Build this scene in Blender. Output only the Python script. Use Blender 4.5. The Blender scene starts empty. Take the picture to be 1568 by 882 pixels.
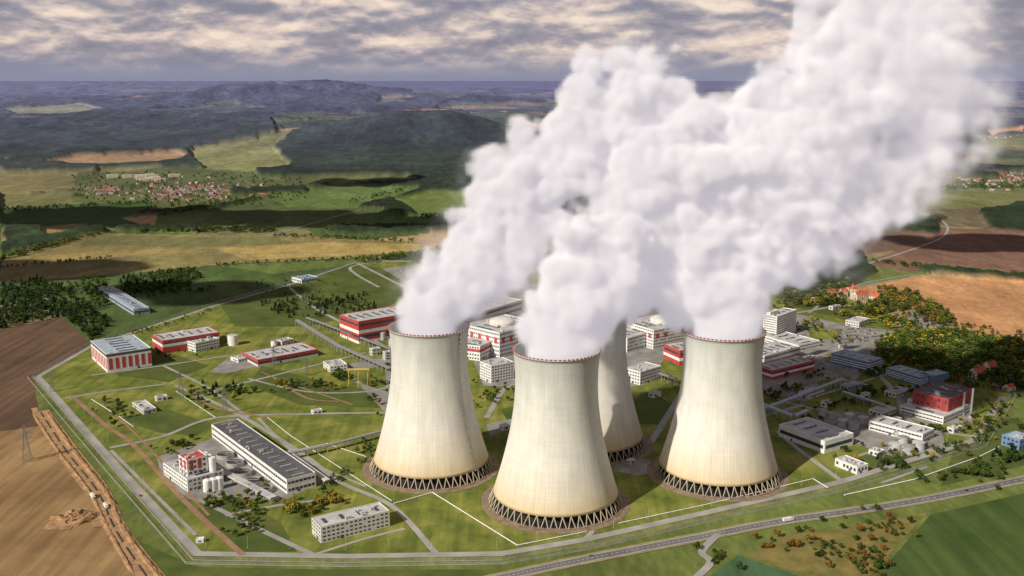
import bpy, math, random
import numpy as np
from mathutils import Vector
random.seed(7); rng=np.random.default_rng(7)
scene=bpy.context.scene
# ---- camera geometry : ground coordinates derived from camera pixels (u,v) ----
F=1524.; H=409.; PIT=math.atan(319/1524.); CP=math.cos(PIT); SP=math.sin(PIT)
def G(u,v,z=0.):
    b=(v-441)/F; t=(H-z)/(SP+b*CP)
    return Vector(((u-784)/F*t, t*(CP-b*SP), z))
def S(u,v,y):
    b=(v-441)/F; t=y/(CP-b*SP)
    return np.array([(u-784)/F*t, y, H-t*(SP+b*CP)])
EL=math.radians(37); AZ=math.radians(48)
# ---------------- materials ----------------
MATS={}
def mat(name,col,rough=.8,var=.12,scale=.2,metal=0.,bump=0.):
    if name in MATS: return MATS[name]
    m=bpy.data.materials.new(name); m.use_nodes=True; nt=m.node_tree; n=nt.nodes; l=nt.links
    p=n['Principled BSDF']; p.inputs['Roughness'].default_value=rough; p.inputs['Metallic'].default_value=metal
    geo=n.new('ShaderNodeNewGeometry'); tx=n.new('ShaderNodeTexNoise'); tx.inputs['Scale'].default_value=scale
    tx.inputs['Detail'].default_value=6; l.new(geo.outputs['Position'],tx.inputs['Vector'])
    mr=n.new('ShaderNodeMapRange'); mr.inputs[1].default_value=.3; mr.inputs[2].default_value=.7
    mr.inputs[3].default_value=1-var; mr.inputs[4].default_value=1+var; l.new(tx.outputs[0],mr.inputs[0])
    mx=n.new('ShaderNodeVectorMath'); mx.operation='SCALE'; mx.inputs[0].default_value=col[:3]
    l.new(mr.outputs[0],mx.inputs['Scale']); l.new(mx.outputs[0],p.inputs['Base Color'])
    MATS[name]=m; return m
def ground_mat(name,c1,c2,scale=.02,stripe=None,c3=None):
    if name in MATS: return MATS[name]
    m=bpy.data.materials.new(name); m.use_nodes=True; nt=m.node_tree; n=nt.nodes; l=nt.links
    p=n['Principled BSDF']; p.inputs['Roughness'].default_value=.95; p.inputs['Specular IOR Level'].default_value=.1
    geo=n.new('ShaderNodeNewGeometry')
    tx=n.new('ShaderNodeTexNoise'); tx.inputs['Scale'].default_value=scale; tx.inputs['Detail'].default_value=9; tx.inputs['Roughness'].default_value=.68
    l.new(geo.outputs['Position'],tx.inputs['Vector'])
    r=n.new('ShaderNodeValToRGB'); r.color_ramp.elements[0].position=.32; r.color_ramp.elements[1].position=.68
    r.color_ramp.elements[0].color=(*c1,1); r.color_ramp.elements[1].color=(*c2,1)
    if c3: e=r.color_ramp.elements.new(.5); e.color=(*c3,1)
    l.new(tx.outputs[0],r.inputs[0]); out=r.outputs[0]
    if stripe:
        ang,period,amt=stripe
        mp=n.new('ShaderNodeMapping'); mp.inputs['Rotation'].default_value=(0,0,ang); l.new(geo.outputs['Position'],mp.inputs[0])
        mp.inputs['Scale'].default_value=(1./period,.06/period,0)
        w=n.new('ShaderNodeTexNoise'); w.inputs['Scale'].default_value=1.; w.inputs['Detail'].default_value=3; l.new(mp.outputs[0],w.inputs['Vector'])
        mr=n.new('ShaderNodeMapRange'); mr.inputs[1].default_value=.35; mr.inputs[2].default_value=.65; mr.inputs[3].default_value=1-amt; mr.inputs[4].default_value=1+amt
        l.new(w.outputs[0],mr.inputs[0]); sc=n.new('ShaderNodeVectorMath'); sc.operation='SCALE'
        l.new(out,sc.inputs[0]); l.new(mr.outputs[0],sc.inputs['Scale']); out=sc.outputs[0]
    l.new(out,p.inputs['Base Color']); MATS[name]=m; return m
white=mat('white_paint',(.72,.72,.70)); offw=mat('offwhite_panel',(.6,.59,.55)); grey=mat('grey_concrete',(.38,.37,.35),var=.2,scale=.1)
lgrey=mat('light_roof',(.43,.43,.43),var=.25,scale=.08); dgrey=mat('dark_roof',(.085,.09,.10),var=.25,scale=.1); mroof=mat('mid_roof',(.24,.24,.24),var=.25,scale=.08)
red=mat('red_cladding',(.44,.06,.055),var=.18); dred=mat('dark_red',(.3,.06,.05)); blue=mat('blue_cladding',(.14,.24,.40)); bluer=mat('blue_roof',(.32,.38,.46),var=.2)
glass=mat('window_glass',(.05,.06,.075),rough=.15,var=.4,scale=.15); asphalt=mat('asphalt',(.13,.13,.132),var=.25,scale=.05); conc=mat('concrete_road',(.30,.29,.27),var=.22,scale=.04)
steel=mat('galvanised_steel',(.35,.36,.37),rough=.5,metal=.4); yellow=mat('yellow_paint',(.6,.42,.05)); dirt=ground_mat('dirt',(.22,.13,.07),(.46,.29,.15),.12)
brownp=ground_mat('brown_path',(.22,.13,.08),(.34,.22,.14),.05); dark=mat('dark_interior',(.015,.015,.017)); pipem=mat('trench_pipe_coating',(.05,.045,.04)); rubber=mat('rubber',(.02,.02,.02))
tile=mat('roof_tile',(.42,.10,.05),var=.3,scale=.3); creamw=mat('cream_render',(.62,.56,.42)); line=mat('road_marking',(.75,.75,.73)); water=mat('tank_water',(.03,.05,.045),rough=.1)
tilefar=mat('hazed_roof_tile',(.24,.10,.075),var=.45,scale=.03); wallfar=mat('hazed_render',(.42,.39,.36),var=.4,scale=.03)  # far village colours: distance haze painted in as darker, less saturated tones
grassm=ground_mat('lawn_grass',(.065,.095,.022),(.27,.25,.07),.018,c3=(.145,.172,.034),stripe=(.63,9,.18))
# ---------------- mesh builder ----------------
def link(o,parent=None):
    scene.collection.objects.link(o)
    if parent: o.parent=parent
    return o
class MB:
    def __init__(s): s.v=[]; s.f=[]
    def quad(s,*p):
        b=len(s.v); s.v+= [tuple(q) for q in p]; s.f.append(tuple(range(b,b+len(p))))
    def box(s,o,a,b,c):
        o=Vector(o);a=Vector(a);b=Vector(b);c=Vector(c); k=len(s.v)
        s.v+=[tuple(q) for q in (o,o+a,o+a+b,o+b,o+c,o+a+c,o+a+b+c,o+b+c)]
        s.f+=[(k,k+3,k+2,k+1),(k+4,k+5,k+6,k+7),(k,k+1,k+5,k+4),(k+1,k+2,k+6,k+5),(k+2,k+3,k+7,k+6),(k+3,k,k+4,k+7)]
    def cyl(s,c,r,h,n=20,r2=None,top=True):
        c=Vector(c); r2=r if r2 is None else r2; k=len(s.v)
        for i in range(n):
            a=2*math.pi*i/n; s.v.append((c.x+r*math.cos(a),c.y+r*math.sin(a),c.z)); s.v.append((c.x+r2*math.cos(a),c.y+r2*math.sin(a),c.z+h))
        for i in range(n):
            j=(i+1)%n; s.f.append((k+2*i,k+2*j,k+2*j+1,k+2*i+1))
        if top: s.f.append(tuple(k+2*i+1 for i in range(n)))
    def tube(s,a,b,r,n=5,r2=None):
        a=Vector(a);b=Vector(b);d=(b-a).normalized(); x=d.orthogonal().normalized(); y=d.cross(x); k=len(s.v); r2=r if r2 is None else r2
        for i in range(n):
            t=2*math.pi*i/n; o=x*math.cos(t)+y*math.sin(t); s.v.append(tuple(a+o*r)); s.v.append(tuple(b+o*r2))
        for i in range(n):
            j=(i+1)%n; s.f.append((k+2*i,k+2*j,k+2*j+1,k+2*i+1))
        s.f.append(tuple(k+2*i for i in range(n))); s.f.append(tuple(k+2*i+1 for i in range(n)))
    def mesh(s,name,m):
        me=bpy.data.meshes.new(name); me.from_pydata(s.v,[],s.f); me.materials.append(m); return me
    def obj(s,name,m,parent=None,smooth=False):
        me=s.mesh(name,m)
        if smooth:
            for p in me.polygons: p.use_smooth=True
        return link(bpy.data.objects.new(name,me),parent)
class Parts:
    def __init__(s,name): s.n=name; s.p={}
    def __call__(s,part,m):
        if part not in s.p: s.p[part]=(MB(),m)
        return s.p[part][0]
    def done(s):
        e=bpy.data.objects.new(s.n,None); link(e)
        for k,(b,m) in s.p.items():
            if b.v: b.obj(k,m,e)
        return e
# ---------------- numpy noise ----------------
def h2(ix,iy,seed):
    h=(ix.astype(np.int64)*374761393+iy.astype(np.int64)*668265263+seed*982451653)&0xffffffff
    h=((h^(h>>13))*1274126177)&0xffffffff; h=h^(h>>16); return (h&0xffffff)/float(0xffffff)
def vn(x,y,seed):
    ix=np.floor(x);iy=np.floor(y);fx=x-ix;fy=y-iy; fx=fx*fx*(3-2*fx);fy=fy*fy*(3-2*fy)
    a=h2(ix,iy,seed);b=h2(ix+1,iy,seed);c=h2(ix,iy+1,seed);d=h2(ix+1,iy+1,seed)
    return (a*(1-fx)+b*fx)*(1-fy)+(c*(1-fx)+d*fx)*fy
def fbm(x,y,s,o=4,seed=1):
    t=0;a=.5;n=0
    for i in range(o): t=t+a*vn(x/s,y/s,seed+i*17); n+=a; a*=.5; s/=2.1
    return t/n
def hills(x,y):
    z=0*x
    def g(cx,cy,h,sx,sy): return h*np.exp(-((x-cx)/sx)**2-((y-cy)/sy)**2)
    z=z+g(-3300,14300,265,1400,1500)+g(-3000,14800,110,2600,1800)+g(-5600,13000,130,1300,1100)+g(-900,14500,90,1500,1300)+g(-4300,11200,80,1500,800)+g(-1800,11500,70,1200,800)
    z=z+g(-430,6300,135,480,520)+g(-1000,6700,70,800,450)+g(-3200,8200,90,1200,700)+g(-1900,8600,70,1100,700)+g(-4300,7300,80,1100,600)+g(-500,9200,60,1500,600)
    z=z+g(3000,22000,150,4000,2500)+g(9000,26000,260,5000,3000)+g(-12000,30000,260,5000,3000)+g(2500,9000,50,1600,900)+g(-4000,26000,160,5000,2500)
    far=np.clip((y-3500)/4000,0,1)
    return z*(.7+.6*fbm(x,y,1300,5,5))+far*75*fbm(x,y,1300,5,9)
# ---------------- ground ----------------
az=np.concatenate([np.linspace(-180,-35,30)[:-1],np.linspace(-35,35,960),np.linspace(35,180,30)[1:]])*math.pi/180
rows=[]; v=960.
while v>214:
    b=(v-441)/F; rows.append(H*(CP-b*SP)/(SP+b*CP)); v-=1.2
r_=rows[-1]; 
while r_<60000: r_+= 24+max(0,(r_-9000))*.004+max(0,r_-17000)*.02; rows.append(r_)
R_=np.array([5,150,300]+[r for r in rows if r>320]+[90000,160000,300000.])
R_=np.unique(R_); na=len(az); nr=len(R_)
RR,AA=np.meshgrid(R_,az,indexing='ij'); X=(RR*np.sin(AA)).ravel(); Y=(RR*np.cos(AA)).ravel()
T=Y*CP+H*SP; ok=T>200; Tc=np.where(ok,T,1e9)
U=np.where(ok,784+F*X/Tc,-9999); V=np.where(ok,441+F*(-Y*SP+H*CP)/Tc,-9999)
D=np.hypot(X,Y)
HZ=hills(X,Y); Z=HZ.copy(); Z[D<3000]=0
wu=(fbm(X,Y,260,3,31)-.5); wv=(fbm(X,Y,260,3,47)-.5)
amp=np.clip(1.5e5/np.maximum(D,1500)**1.0,4,45)
def inpoly(P,warp=0.):
    P=np.array(P,float); u=U+warp*wu*amp; v=V+warp*wv*amp*.4
    idx=np.where((u>P[:,0].min())&(u<P[:,0].max())&(v>P[:,1].min())&(v<P[:,1].max())&ok)[0]
    uu=u[idx];vv=v[idx]; ins=np.zeros(len(idx),bool); n=len(P)
    for i in range(n):
        x1,y1=P[i];x2,y2=P[(i+1)%n]
        if y1==y2: continue
        c=((y1>vv)!=(y2>vv))&(uu<(x2-x1)*(vv-y1)/(y2-y1)+x1); ins^=c
    return idx[ins]
ca,sa=math.cos(.5),math.sin(.5)
wx=X+160*(fbm(X,Y,900,2,3)-.5); wy=Y+160*(fbm(X,Y,900,2,4)-.5)
cs=np.where(D>6000,900.,400.)
gx=np.floor((wx*ca+wy*sa)/cs); gy=np.floor((-wx*sa+wy*ca)/(cs*.5)); hsh=h2(gx,gy,77)
pal=np.array([(.07,.10,.032),(.10,.13,.04),(.06,.09,.03),(.24,.20,.09),(.13,.155,.05),(.17,.15,.075),(.05,.085,.03),(.36,.25,.13)])
C=pal[(hsh*len(pal)).astype(int)%len(pal)].copy()
forest=np.zeros(len(X))
f1=fbm(X,Y,1700,5,11)
thr=np.where(V<245,.485,.58); thr=np.where(D>17000,.52,thr); fm=(f1>thr)&(V<330); forest[fm]=1
hillmask=(HZ>100)&(D>4000)&(D<17000); forest[hillmask&(fbm(X,Y,1200,4,21)>.42)]=1
ed=np.minimum(np.abs(((wx*ca+wy*sa)/cs)%1-.5),np.abs(((-wx*sa+wy*ca)/(cs*.5))%1-.5)); edge=(ed>.47)&(fbm(X,Y,300,2,91)>.45)&(D>2300)&(D<9000); forest[edge]=1
def field(P,col,warp=.25):
    i=inpoly(P,warp); C[i]=col; forest[i]=0
def wood(P,warp=1.): forest[inpoly(P,warp)]=1
gold=(.23,.195,.08); tan=(.36,.24,.12); ygr=(.22,.225,.08); grn=(.07,.108,.034); dgr=(.045,.085,.028)
field([(60,255),(110,246),(270,236),(290,244),(255,256),(130,262)],tan); field([(285,232),(450,220),(470,240),(440,262),(330,270),(300,255)],ygr)
field([(0,262),(130,264),(250,262),(130,290),(0,300)],(.19,.17,.07)); field([(300,268),(600,264),(640,280),(520,284),(400,292)],(.12,.14,.045))
field([(0,300),(130,292),(240,305),(240,318),(0,320)],(.14,.14,.055))
field([(120,268),(300,262),(470,272),(480,305),(420,318),(230,325),(110,308)],(.095,.115,.04))
field([(0,318),(230,308),(240,322),(120,348),(0,350)],dgr); field([(240,330),(420,300),(540,318),(700,345),(500,350),(240,350)],(.085,.115,.04))
field([(410,298),(520,284),(645,290),(600,303),(540,320),(440,316)],(.11,.165,.05)); field([(600,305),(660,292),(760,300),(740,332),(640,332)],(.15,.20,.055))
field([(540,322),(640,332),(740,334),(730,350),(600,345)],(.07,.12,.035))
field([(0,352),(120,342),(180,352),(60,370),(0,378)],(.22,.16,.08)); field([(0,395),(60,375),(140,358),(420,360),(640,371),(660,384),(520,394),(330,405),(0,434)],gold)
field([(0,408),(200,392),(260,398),(0,434)],(.17,.15,.065)); field([(140,360),(420,361),(450,372),(300,378),(120,375)],(.16,.16,.065)); field([(330,380),(500,371),(640,373),(656,383),(520,392),(380,398)],(.38,.29,.105)); field([(60,392),(240,380),(320,384),(180,392),(20,408)],(.28,.22,.085))  # brightest polygon paints the sunlit strip into the field colour
field([(0,434),(330,405),(545,394),(660,384),(700,400),(560,400),(440,437),(330,467),(140,528),(100,490),(60,440)],grn); field([(330,406),(545,395),(640,388),(560,402),(420,420)],(.13,.18,.05))
field([(700,380),(700,340),(1240,340),(1240,440),(1000,430),(760,420)],(.10,.15,.04))
wood([(430,228),(520,207),(700,190),(790,215),(760,258),(640,256),(500,262),(440,250)]); wood([(0,215),(180,200),(420,200),(430,222),(300,228),(180,238),(60,235),(0,244)])
wood([(660,262),(765,260),(770,285),(665,284)]); wood([(500,350),(720,347),(720,359),(500,359)],.4); wood([(0,374),(158,348),(165,356),(0,390)],.4)
wood([(180,349),(300,351),(300,356),(180,355)],.3); wood([(575,312),(610,320),(640,330),(600,328)],.3); wood([(0,348),(60,346),(60,366),(0,370)])
wood([(395,265),(660,264),(660,272),(395,274)],.4);wood([(0,262),(150,260),(150,266),(0,268)],.4); wood([(230,322),(330,317),(420,299),(330,323)],.4)
wood([(350,292),(470,289),(470,295),(350,299)],.4); wood([(60,240),(290,228),(300,234),(80,248)],.5); wood([(420,232),(450,222),(480,262),(450,264)],.5)
for P in ([(500,188),(600,182),(690,174),(692,182),(600,190),(505,196)],[(715,184),(795,184),(775,193),(725,190)],[(785,196),(890,205),(885,213),(800,205)],[(1050,140),(1200,145),(1200,150),(1060,150)],[(1510,205),(1568,200),(1568,208),(1515,214)]): field(P,(.66,.36,.17))
for P in ([(660,160),(900,158),(900,166),(680,167)],[(905,162),(1200,158),(1200,168),(950,175)],[(1515,160),(1568,158),(1568,168),(1515,170)],[(0,155),(90,152),(120,160),(20,166)],[(0,180),(120,176),(160,182),(40,188)],[(250,190),(360,186),(380,191),(270,196)],[(820,178),(900,176),(900,184),(830,186)],[(640,140),(860,136),(870,141),(660,146)]): field(P,(.28,.28,.13))
field([(1480,215),(1568,212),(1600,232),(1515,232)],ygr); field([(1380,292),(1568,288),(1600,318),(1400,322)],(.15,.16,.06))
field([(1240,358),(1370,355),(1440,352),(1400,380),(1320,391),(1245,392)],(.17,.11,.085)); field([(1330,404),(1450,348),(1600,352),(1600,430),(1430,420)],(.19,.11,.08))
field([(1390,322),(1568,316),(1600,350),(1450,346)],(.13,.11,.07))
field([(1300,445),(1400,422),(1600,432),(1600,535),(1470,505),(1440,478)],(.46,.25,.12),.1)
wood([(1495,325),(1600,312),(1600,360),(1520,350)]); wood([(1370,335),(1440,334),(1440,360),(1370,358)]); wood([(1235,392),(1330,390),(1345,412),(1300,436),(1225,445)]); wood([(1410,410),(1600,425),(1600,431),(1410,418)],.5)
wood([(1420,262),(1600,258),(1600,264),(1420,268)])
field([(0,505),(95,485),(140,528),(50,575),(60,625),(270,900),(-300,900),(-400,505)],(.13,.078,.052),.1)
i=inpoly([(0,690),(120,690),(270,900),(-300,900),(-300,690)],1.); C[i]=(.30,.19,.085)
i=inpoly([(0,640),(60,640),(140,700),(0,700),(-300,700),(-300,640)],1.); C[i]=(.20,.12,.065)
field([(50,577),(295,860),(900,838),(1290,747),(1500,682),(1548,605),(1800,520),(1800,1000),(200,1000),(62,640)],(.12,.15,.04),.0)
w=fbm(X,Y,350,4,61)[:,None]; w2=fbm(X*ca+Y*sa,(-X*sa+Y*ca)*.15,40,2,63)[:,None]; C*=(.65+.7*w)*(.88+.24*w2)
fc=np.array((.024,.039,.02))*(.35+1.4*fbm(X,Y,90,3,71))[:,None]*(.5+1.*fbm(X,Y,700,3,73))[:,None]
def blur(a,k):
    a=a.reshape(nr,na)
    for _ in range(k):
        p=np.pad(a,1,mode='edge'); a=(p[:-2,1:-1]+p[2:,1:-1]+p[1:-1,:-2]+p[1:-1,2:]+2*p[1:-1,1:-1])/6.
    return a.ravel()
fo=np.where((D>1300),blur(forest,3),forest); fo=np.clip((fo-.15)/.6,0,1); C=C*(1-fo[:,None])+fc*fo[:,None]
k1=np.clip((5500-D)/2500,0,1); k2=np.clip((D-3500)/3000,0,1)
bump=8+11*k1*vn(X/17,Y/17,5)+5*vn(X/70,Y/70,6)+k2*15*vn(X/95,Y/95,7)+k2*14*vn(X/260,Y/260,8); Z=Z+np.where(D>1300,fo*bump*np.clip(D/4000,.75,1.1),0)
hz=(1-np.exp(-np.clip(D-3500,0,None)/11500))[:,None]*.93; C=C*(1-hz)+np.array((.15,.16,.32))*hz  # aerial haze painted into the ground vertex colours, growing with distance
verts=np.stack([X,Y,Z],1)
i0=np.arange(nr-1)[:,None]*na+np.arange(na-1)[None,:]
faces=np.stack([i0,i0+1,i0+na+1,i0+na],-1).reshape(-1,4)[:, ::-1]
def npmesh(name,verts,faces,cols=None,m=None,smooth=False):
    me=bpy.data.meshes.new(name); nv=len(verts); nf=len(faces); k=faces.shape[1]
    me.vertices.add(nv); me.vertices.foreach_set('co',verts.astype(np.float32).ravel())
    me.loops.add(nf*k); me.loops.foreach_set('vertex_index',faces.astype(np.int32).ravel())
    me.polygons.add(nf); me.polygons.foreach_set('loop_start',np.arange(0,nf*k,k,dtype=np.int32))
    try: me.polygons.foreach_set('loop_total',np.full(nf,k,dtype=np.int32))
    except Exception: pass
    me.update(calc_edges=True)
    if cols is not None:
        a=me.attributes.new('Col','FLOAT_COLOR','POINT'); a.data.foreach_set('color',np.concatenate([cols,np.ones((nv,1))],1).astype(np.float32).ravel())
    if m: me.materials.append(m)
    if smooth: me.polygons.foreach_set('use_smooth',np.ones(nf,bool))
    return me
def colmat(name,scales,amt,objrand=False,rough=.95,transl=0):
    m=bpy.data.materials.new(name); m.use_nodes=True; nt=m.node_tree; n=nt.nodes; l=nt.links
    p=n['Principled BSDF']; p.inputs['Roughness'].default_value=rough; p.inputs['Specular IOR Level'].default_value=.1
    at=n.new('ShaderNodeAttribute'); at.attribute_name='Col'; out=at.outputs['Color']; geo=n.new('ShaderNodeNewGeometry')
    for s in scales:
        mp=n.new('ShaderNodeMapping'); mp.inputs['Rotation'].default_value=(0,0,.5); mp.inputs['Scale'].default_value=(s,s*.35,s); l.new(geo.outputs['Position'],mp.inputs[0])
        tx=n.new('ShaderNodeTexNoise'); tx.inputs['Scale'].default_value=1; tx.inputs['Detail'].default_value=5; l.new(mp.outputs[0],tx.inputs['Vector'])
        mr=n.new('ShaderNodeMapRange'); mr.inputs[1].default_value=.3; mr.inputs[2].default_value=.7; mr.inputs[3].default_value=1-amt; mr.inputs[4].default_value=1+amt
        l.new(tx.outputs[0],mr.inputs[0]); sc=n.new('ShaderNodeVectorMath'); sc.operation='SCALE'; l.new(out,sc.inputs[0]); l.new(mr.outputs[0],sc.inputs['Scale']); out=sc.outputs[0]
    if objrand:
        oi=n.new('ShaderNodeObjectInfo'); mr=n.new('ShaderNodeMapRange'); mr.inputs[3].default_value=.7; mr.inputs[4].default_value=1.35
        l.new(oi.outputs['Random'],mr.inputs[0]); sc=n.new('ShaderNodeVectorMath'); sc.operation='SCALE'; l.new(out,sc.inputs[0]); l.new(mr.outputs[0],sc.inputs['Scale']); out=sc.outputs[0]
    l.new(out,p.inputs['Base Color']); return m
gm=colmat('landscape',[.004,.03,.15],.22)
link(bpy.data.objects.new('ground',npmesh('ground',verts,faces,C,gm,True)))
# ---------------- flat sheets & roads ----------------
zc=[.03]
def nz(): zc[0]+=.006; return zc[0]
def sheet(name,P,m):
    z=nz(); b=MB(); b.quad(*[G(u,v)+Vector((0,0,z)) for u,v in P]); return b.obj(name,m)
def catmull(pts,k=6):
    o=[]; P=[pts[0]]+list(pts)+[pts[-1]]
    for i in range(1,len(P)-2):
        for j in range(k):
            t=j/k; o.append(.5*((2*P[i])+(P[i+1]-P[i-1])*t+(2*P[i-1]-5*P[i]+4*P[i+1]-P[i+2])*t*t+(-P[i-1]+3*P[i]-3*P[i+1]+P[i+2])*t**3))
    o.append(P[-2]); return o
def ribbon_pts(pts,w,off=0.):
    L=[];n=len(pts)
    for i in range(n):
        a=pts[max(0,i-1)];c=pts[min(n-1,i+1)]
        d1=(pts[i]-a) if i>0 else (c-pts[i]); d2=(c-pts[i]) if i<n-1 else d1
        d1=d1.normalized();d2=d2.normalized(); t=(d1+d2).normalized(); nn=Vector((-t.y,t.x,0)); k=1/max(.5,abs(nn.dot(Vector((-d1.y,d1.x,0)))))
        L.append((pts[i]+nn*(off+w/2)*k, pts[i]+nn*(off-w/2)*k))
    return L
def road(name,P,w,m,smooth=False,off=0.,b=None,z=None):
    pts=[G(u,v) for u,v in P]
    if smooth: pts=catmull(pts)
    z=nz() if z is None else z; own=b is None; b=b or MB(); L=ribbon_pts(pts,w,off); k=len(b.v)
    for a,c in L: b.v+=[(a.x,a.y,z),(c.x,c.y,z)]
    for i in range(len(L)-1): b.f.append((k+2*i,k+2*i+1,k+2*i+3,k+2*i+2))
    if own: return b.obj(name,m)
per=[(50,577),(175,722),(295,858),(530,862),(770,858),(900,836),(1090,793),(1290,747),(1500,682),(1548,605),(1490,560),(1340,470),(1240,440),(1000,425),(700,402),(560,400),(440,435),(330,465),(140,527),(50,577)]
sheet('lawn',per[:-1],grassm)
gf=ground_mat('green_field',(.045,.08,.02),(.085,.12,.035),.01,stripe=(-1.15,14,.2)); tf=ground_mat('teal_field',(.05,.10,.05),(.075,.14,.07),.02,stripe=(.9,8,.15))
scrub=ground_mat('scrub_grass',(.10,.11,.03),(.26,.20,.07),.05)
darkg=ground_mat('rough_grass',(.045,.075,.02),(.12,.14,.036),.02)
brf=ground_mat('ploughed_field',(.17,.105,.052),(.32,.21,.10),.008,stripe=(.62,10,.2))
brd=ground_mat('dark_ploughed_field',(.085,.052,.036),(.15,.095,.06),.008,stripe=(.62,10,.2))
sheet('ploughed_field',[(-260,640),(60,628),(110,712),(185,800),(250,900),(-260,900)],brf)
sheet('ploughed_field',[(-200,520),(0,505),(95,486),(140,527),(49,576),(58,625),(75,650),(-200,690)],brd)
sheet('rough_grass',[(335,464),(440,437),(545,402),(640,425),(620,460),(560,480),(470,500),(360,500)],darkg)
sheet('rough_grass',[(1180,452),(1240,446),(1330,475),(1300,492),(1215,470)],darkg); sheet('rough_grass',[(300,780),(360,760),(430,800),(455,845),(370,845)],darkg)
sheet('rough_grass',[(180,640),(250,625),(330,650),(300,668),(240,662)],darkg); sheet('rough_grass',[(1460,690),(1535,640),(1560,640),(1620,700),(1500,730),(1440,745)],darkg)
sheet('rough_grass',[(760,615),(850,600),(1000,600),(1030,620),(1010,650),(780,650)],darkg); sheet('rough_grass',[(400,560),(520,590),(590,600),(590,625),(460,620),(380,590)],darkg)
sheet('rough_grass',[(1300,700),(1440,690),(1480,680),(1440,700),(1340,725)],darkg); sheet('rough_grass',[(170,545),(240,535),(320,560),(260,585),(180,575)],darkg)
sheet('field',[(1335,890),(1425,788),(1600,748),(1900,700),(1900,890)],gf); sheet('field',[(1085,884),(1130,850),(1230,884),(1200,940),(1080,940)],tf)
sheet('verge',[(1140,850),(1200,822),(1420,785),(1330,884),(1240,884)],scrub); sheet('verge',[(250,900),(215,830),(300,868),(480,872),(760,872),(770,890)],darkg)
ind=ground_mat('yard_concrete',(.15,.145,.135),(.33,.32,.30),.04); gravel=ground_mat('gravel',(.28,.24,.2),(.42,.37,.3),.05)
YARDS=[[(1165,600),(1160,520),(1215,480),(1300,498),(1375,508),(1345,540),(1330,560),(1300,592),(1232,615)],[(640,505),(700,440),(900,430),(1020,450),(1035,520),(1010,560),(985,590),(830,600),(740,590),(720,540)],
 [(1370,500),(1365,490),(1385,478),(1430,478),(1462,492),(1440,502)],[(1240,642),(1300,628),(1440,655),(1450,690),(1370,700),(1310,680)],[(1370,600),(1400,585),(1490,590),(1490,648),(1420,650),(1375,635)],[(240,700),(330,670),(500,735),(430,768),(350,760),(300,770),(250,740)],[(320,570),(355,545),(400,560),(345,572)],[(520,560),(600,545),(600,640),(590,632),(560,600)],
 [(935,720),(960,700),(1000,705),(1005,725),(975,728)],[(745,650),(790,640),(790,655),(750,668)]]
for y_ in YARDS: sheet('paved_yard',y_,ind)
for y_ in [[(1235,500),(1290,505),(1280,520),(1240,520)],[(1250,585),(1300,575),(1310,590),(1260,600)],[(1300,640),(1350,650),(1330,658)],[(740,597),(790,588),(800,620),(750,630)],[(1385,600),(1420,597),(1390,615)],[(1290,555),(1255,545),(1275,540)],[(530,570),(590,560),(592,600),(560,590)]]: sheet('lawn',y_,grassm)
for P,w in [([(58,577),(180,716),(302,848),(530,852),(768,848),(898,826),(1090,783),(1288,738),(1492,674),(1536,607)],9),([(545,402),(440,437),(330,468),(140,530),(58,577)],7)]: road('perimeter_road',P,w,conc)
roads=[([(168,686),(250,668),(330,640),(470,634),(592,632)],6),([(268,590),(340,622),(400,655),(470,700),(520,738),(600,775),(668,848)],6),([(305,765),(400,812),(480,850)],6),([(505,765),(440,772),(370,784),(345,790)],5),([(100,610),(160,600),(255,588)],5),
 ([(250,560),(320,595),(380,640)],5),([(395,640),(460,700),(560,745)],4),([(380,580),(470,600),(560,600),(600,590)],5),([(320,600),(480,560),(560,540)],5),([(440,437),(480,470),(600,540),(600,600)],7),([(545,402),(600,430),(680,470)],8),([(560,400),(620,385),(700,378)],8),
 ([(745,640),(780,590),(830,600)],7),([(945,700),(985,690),(1020,640),(1045,600)],8),([(1190,660),(1225,690),(1290,738)],6),([(1200,615),(1330,650),(1440,700)],7),([(1330,560),(1370,600),(1400,650),(1500,670)],7),([(1215,480),(1330,470),(1480,540),(1530,600)],7),([(1235,612),(1420,560),(1500,590)],5),([(890,830),(905,812),(850,812)],5),([(1310,700),(1350,690),(1450,690)],5),([(480,850),(560,825),(620,810)],4),
 ([(1350,740),(1420,715)],4),([(1238,480),(1300,440),(1400,420)],5),([(1230,620),(1160,640)],8),([(140,575),(250,560),(350,545)],5),([(170,690),(240,760),(300,820)],4),([(1165,530),(1250,545),(1330,545)],6),([(1240,570),(1330,590)],6)]
for P,w in roads: road('service_road',P,w,conc,True)
for P,w in [([(112,608),(160,650),(205,682),(280,765),(372,850)],6),([(155,618),(215,672),(320,790)],3),([(278,590),(330,625),(420,640)],4),([(420,580),(470,610),(520,615)],4),([(400,570),(450,590),(540,620)],3)]: road('dirt_path',P,w,brownp,True)
main=[(600,925),(770,884),(905,855),(1060,825),(1200,798),(1400,768),(1600,728),(1900,672)]
road('road_shoulder',main,17,ground_mat('shoulder',(.2,.17,.09),(.34,.28,.16),.08),True)
road('main_road',main,11,asphalt,True); b=MB(); z=nz()
for o in (-4.8,4.8): road('',main,.35,line,True,o,b,z)
pts=catmull([G(u,v) for u,v in main],40)
for i in range(0,len(pts)-1,2):
    d=(pts[i+1]-pts[i]).normalized(); n_=Vector((-d.y,d.x,0))*.15; b.quad(pts[i]-n_+Vector((0,0,z)),pts[i]+n_+Vector((0,0,z)),pts[i+1]+n_+Vector((0,0,z)),pts[i+1]-n_+Vector((0,0,z)))
b.obj('road_markings',line)
road('side_road',[(1100,818),(1075,845),(1088,862),(1060,890)],7,conc,True)
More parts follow.
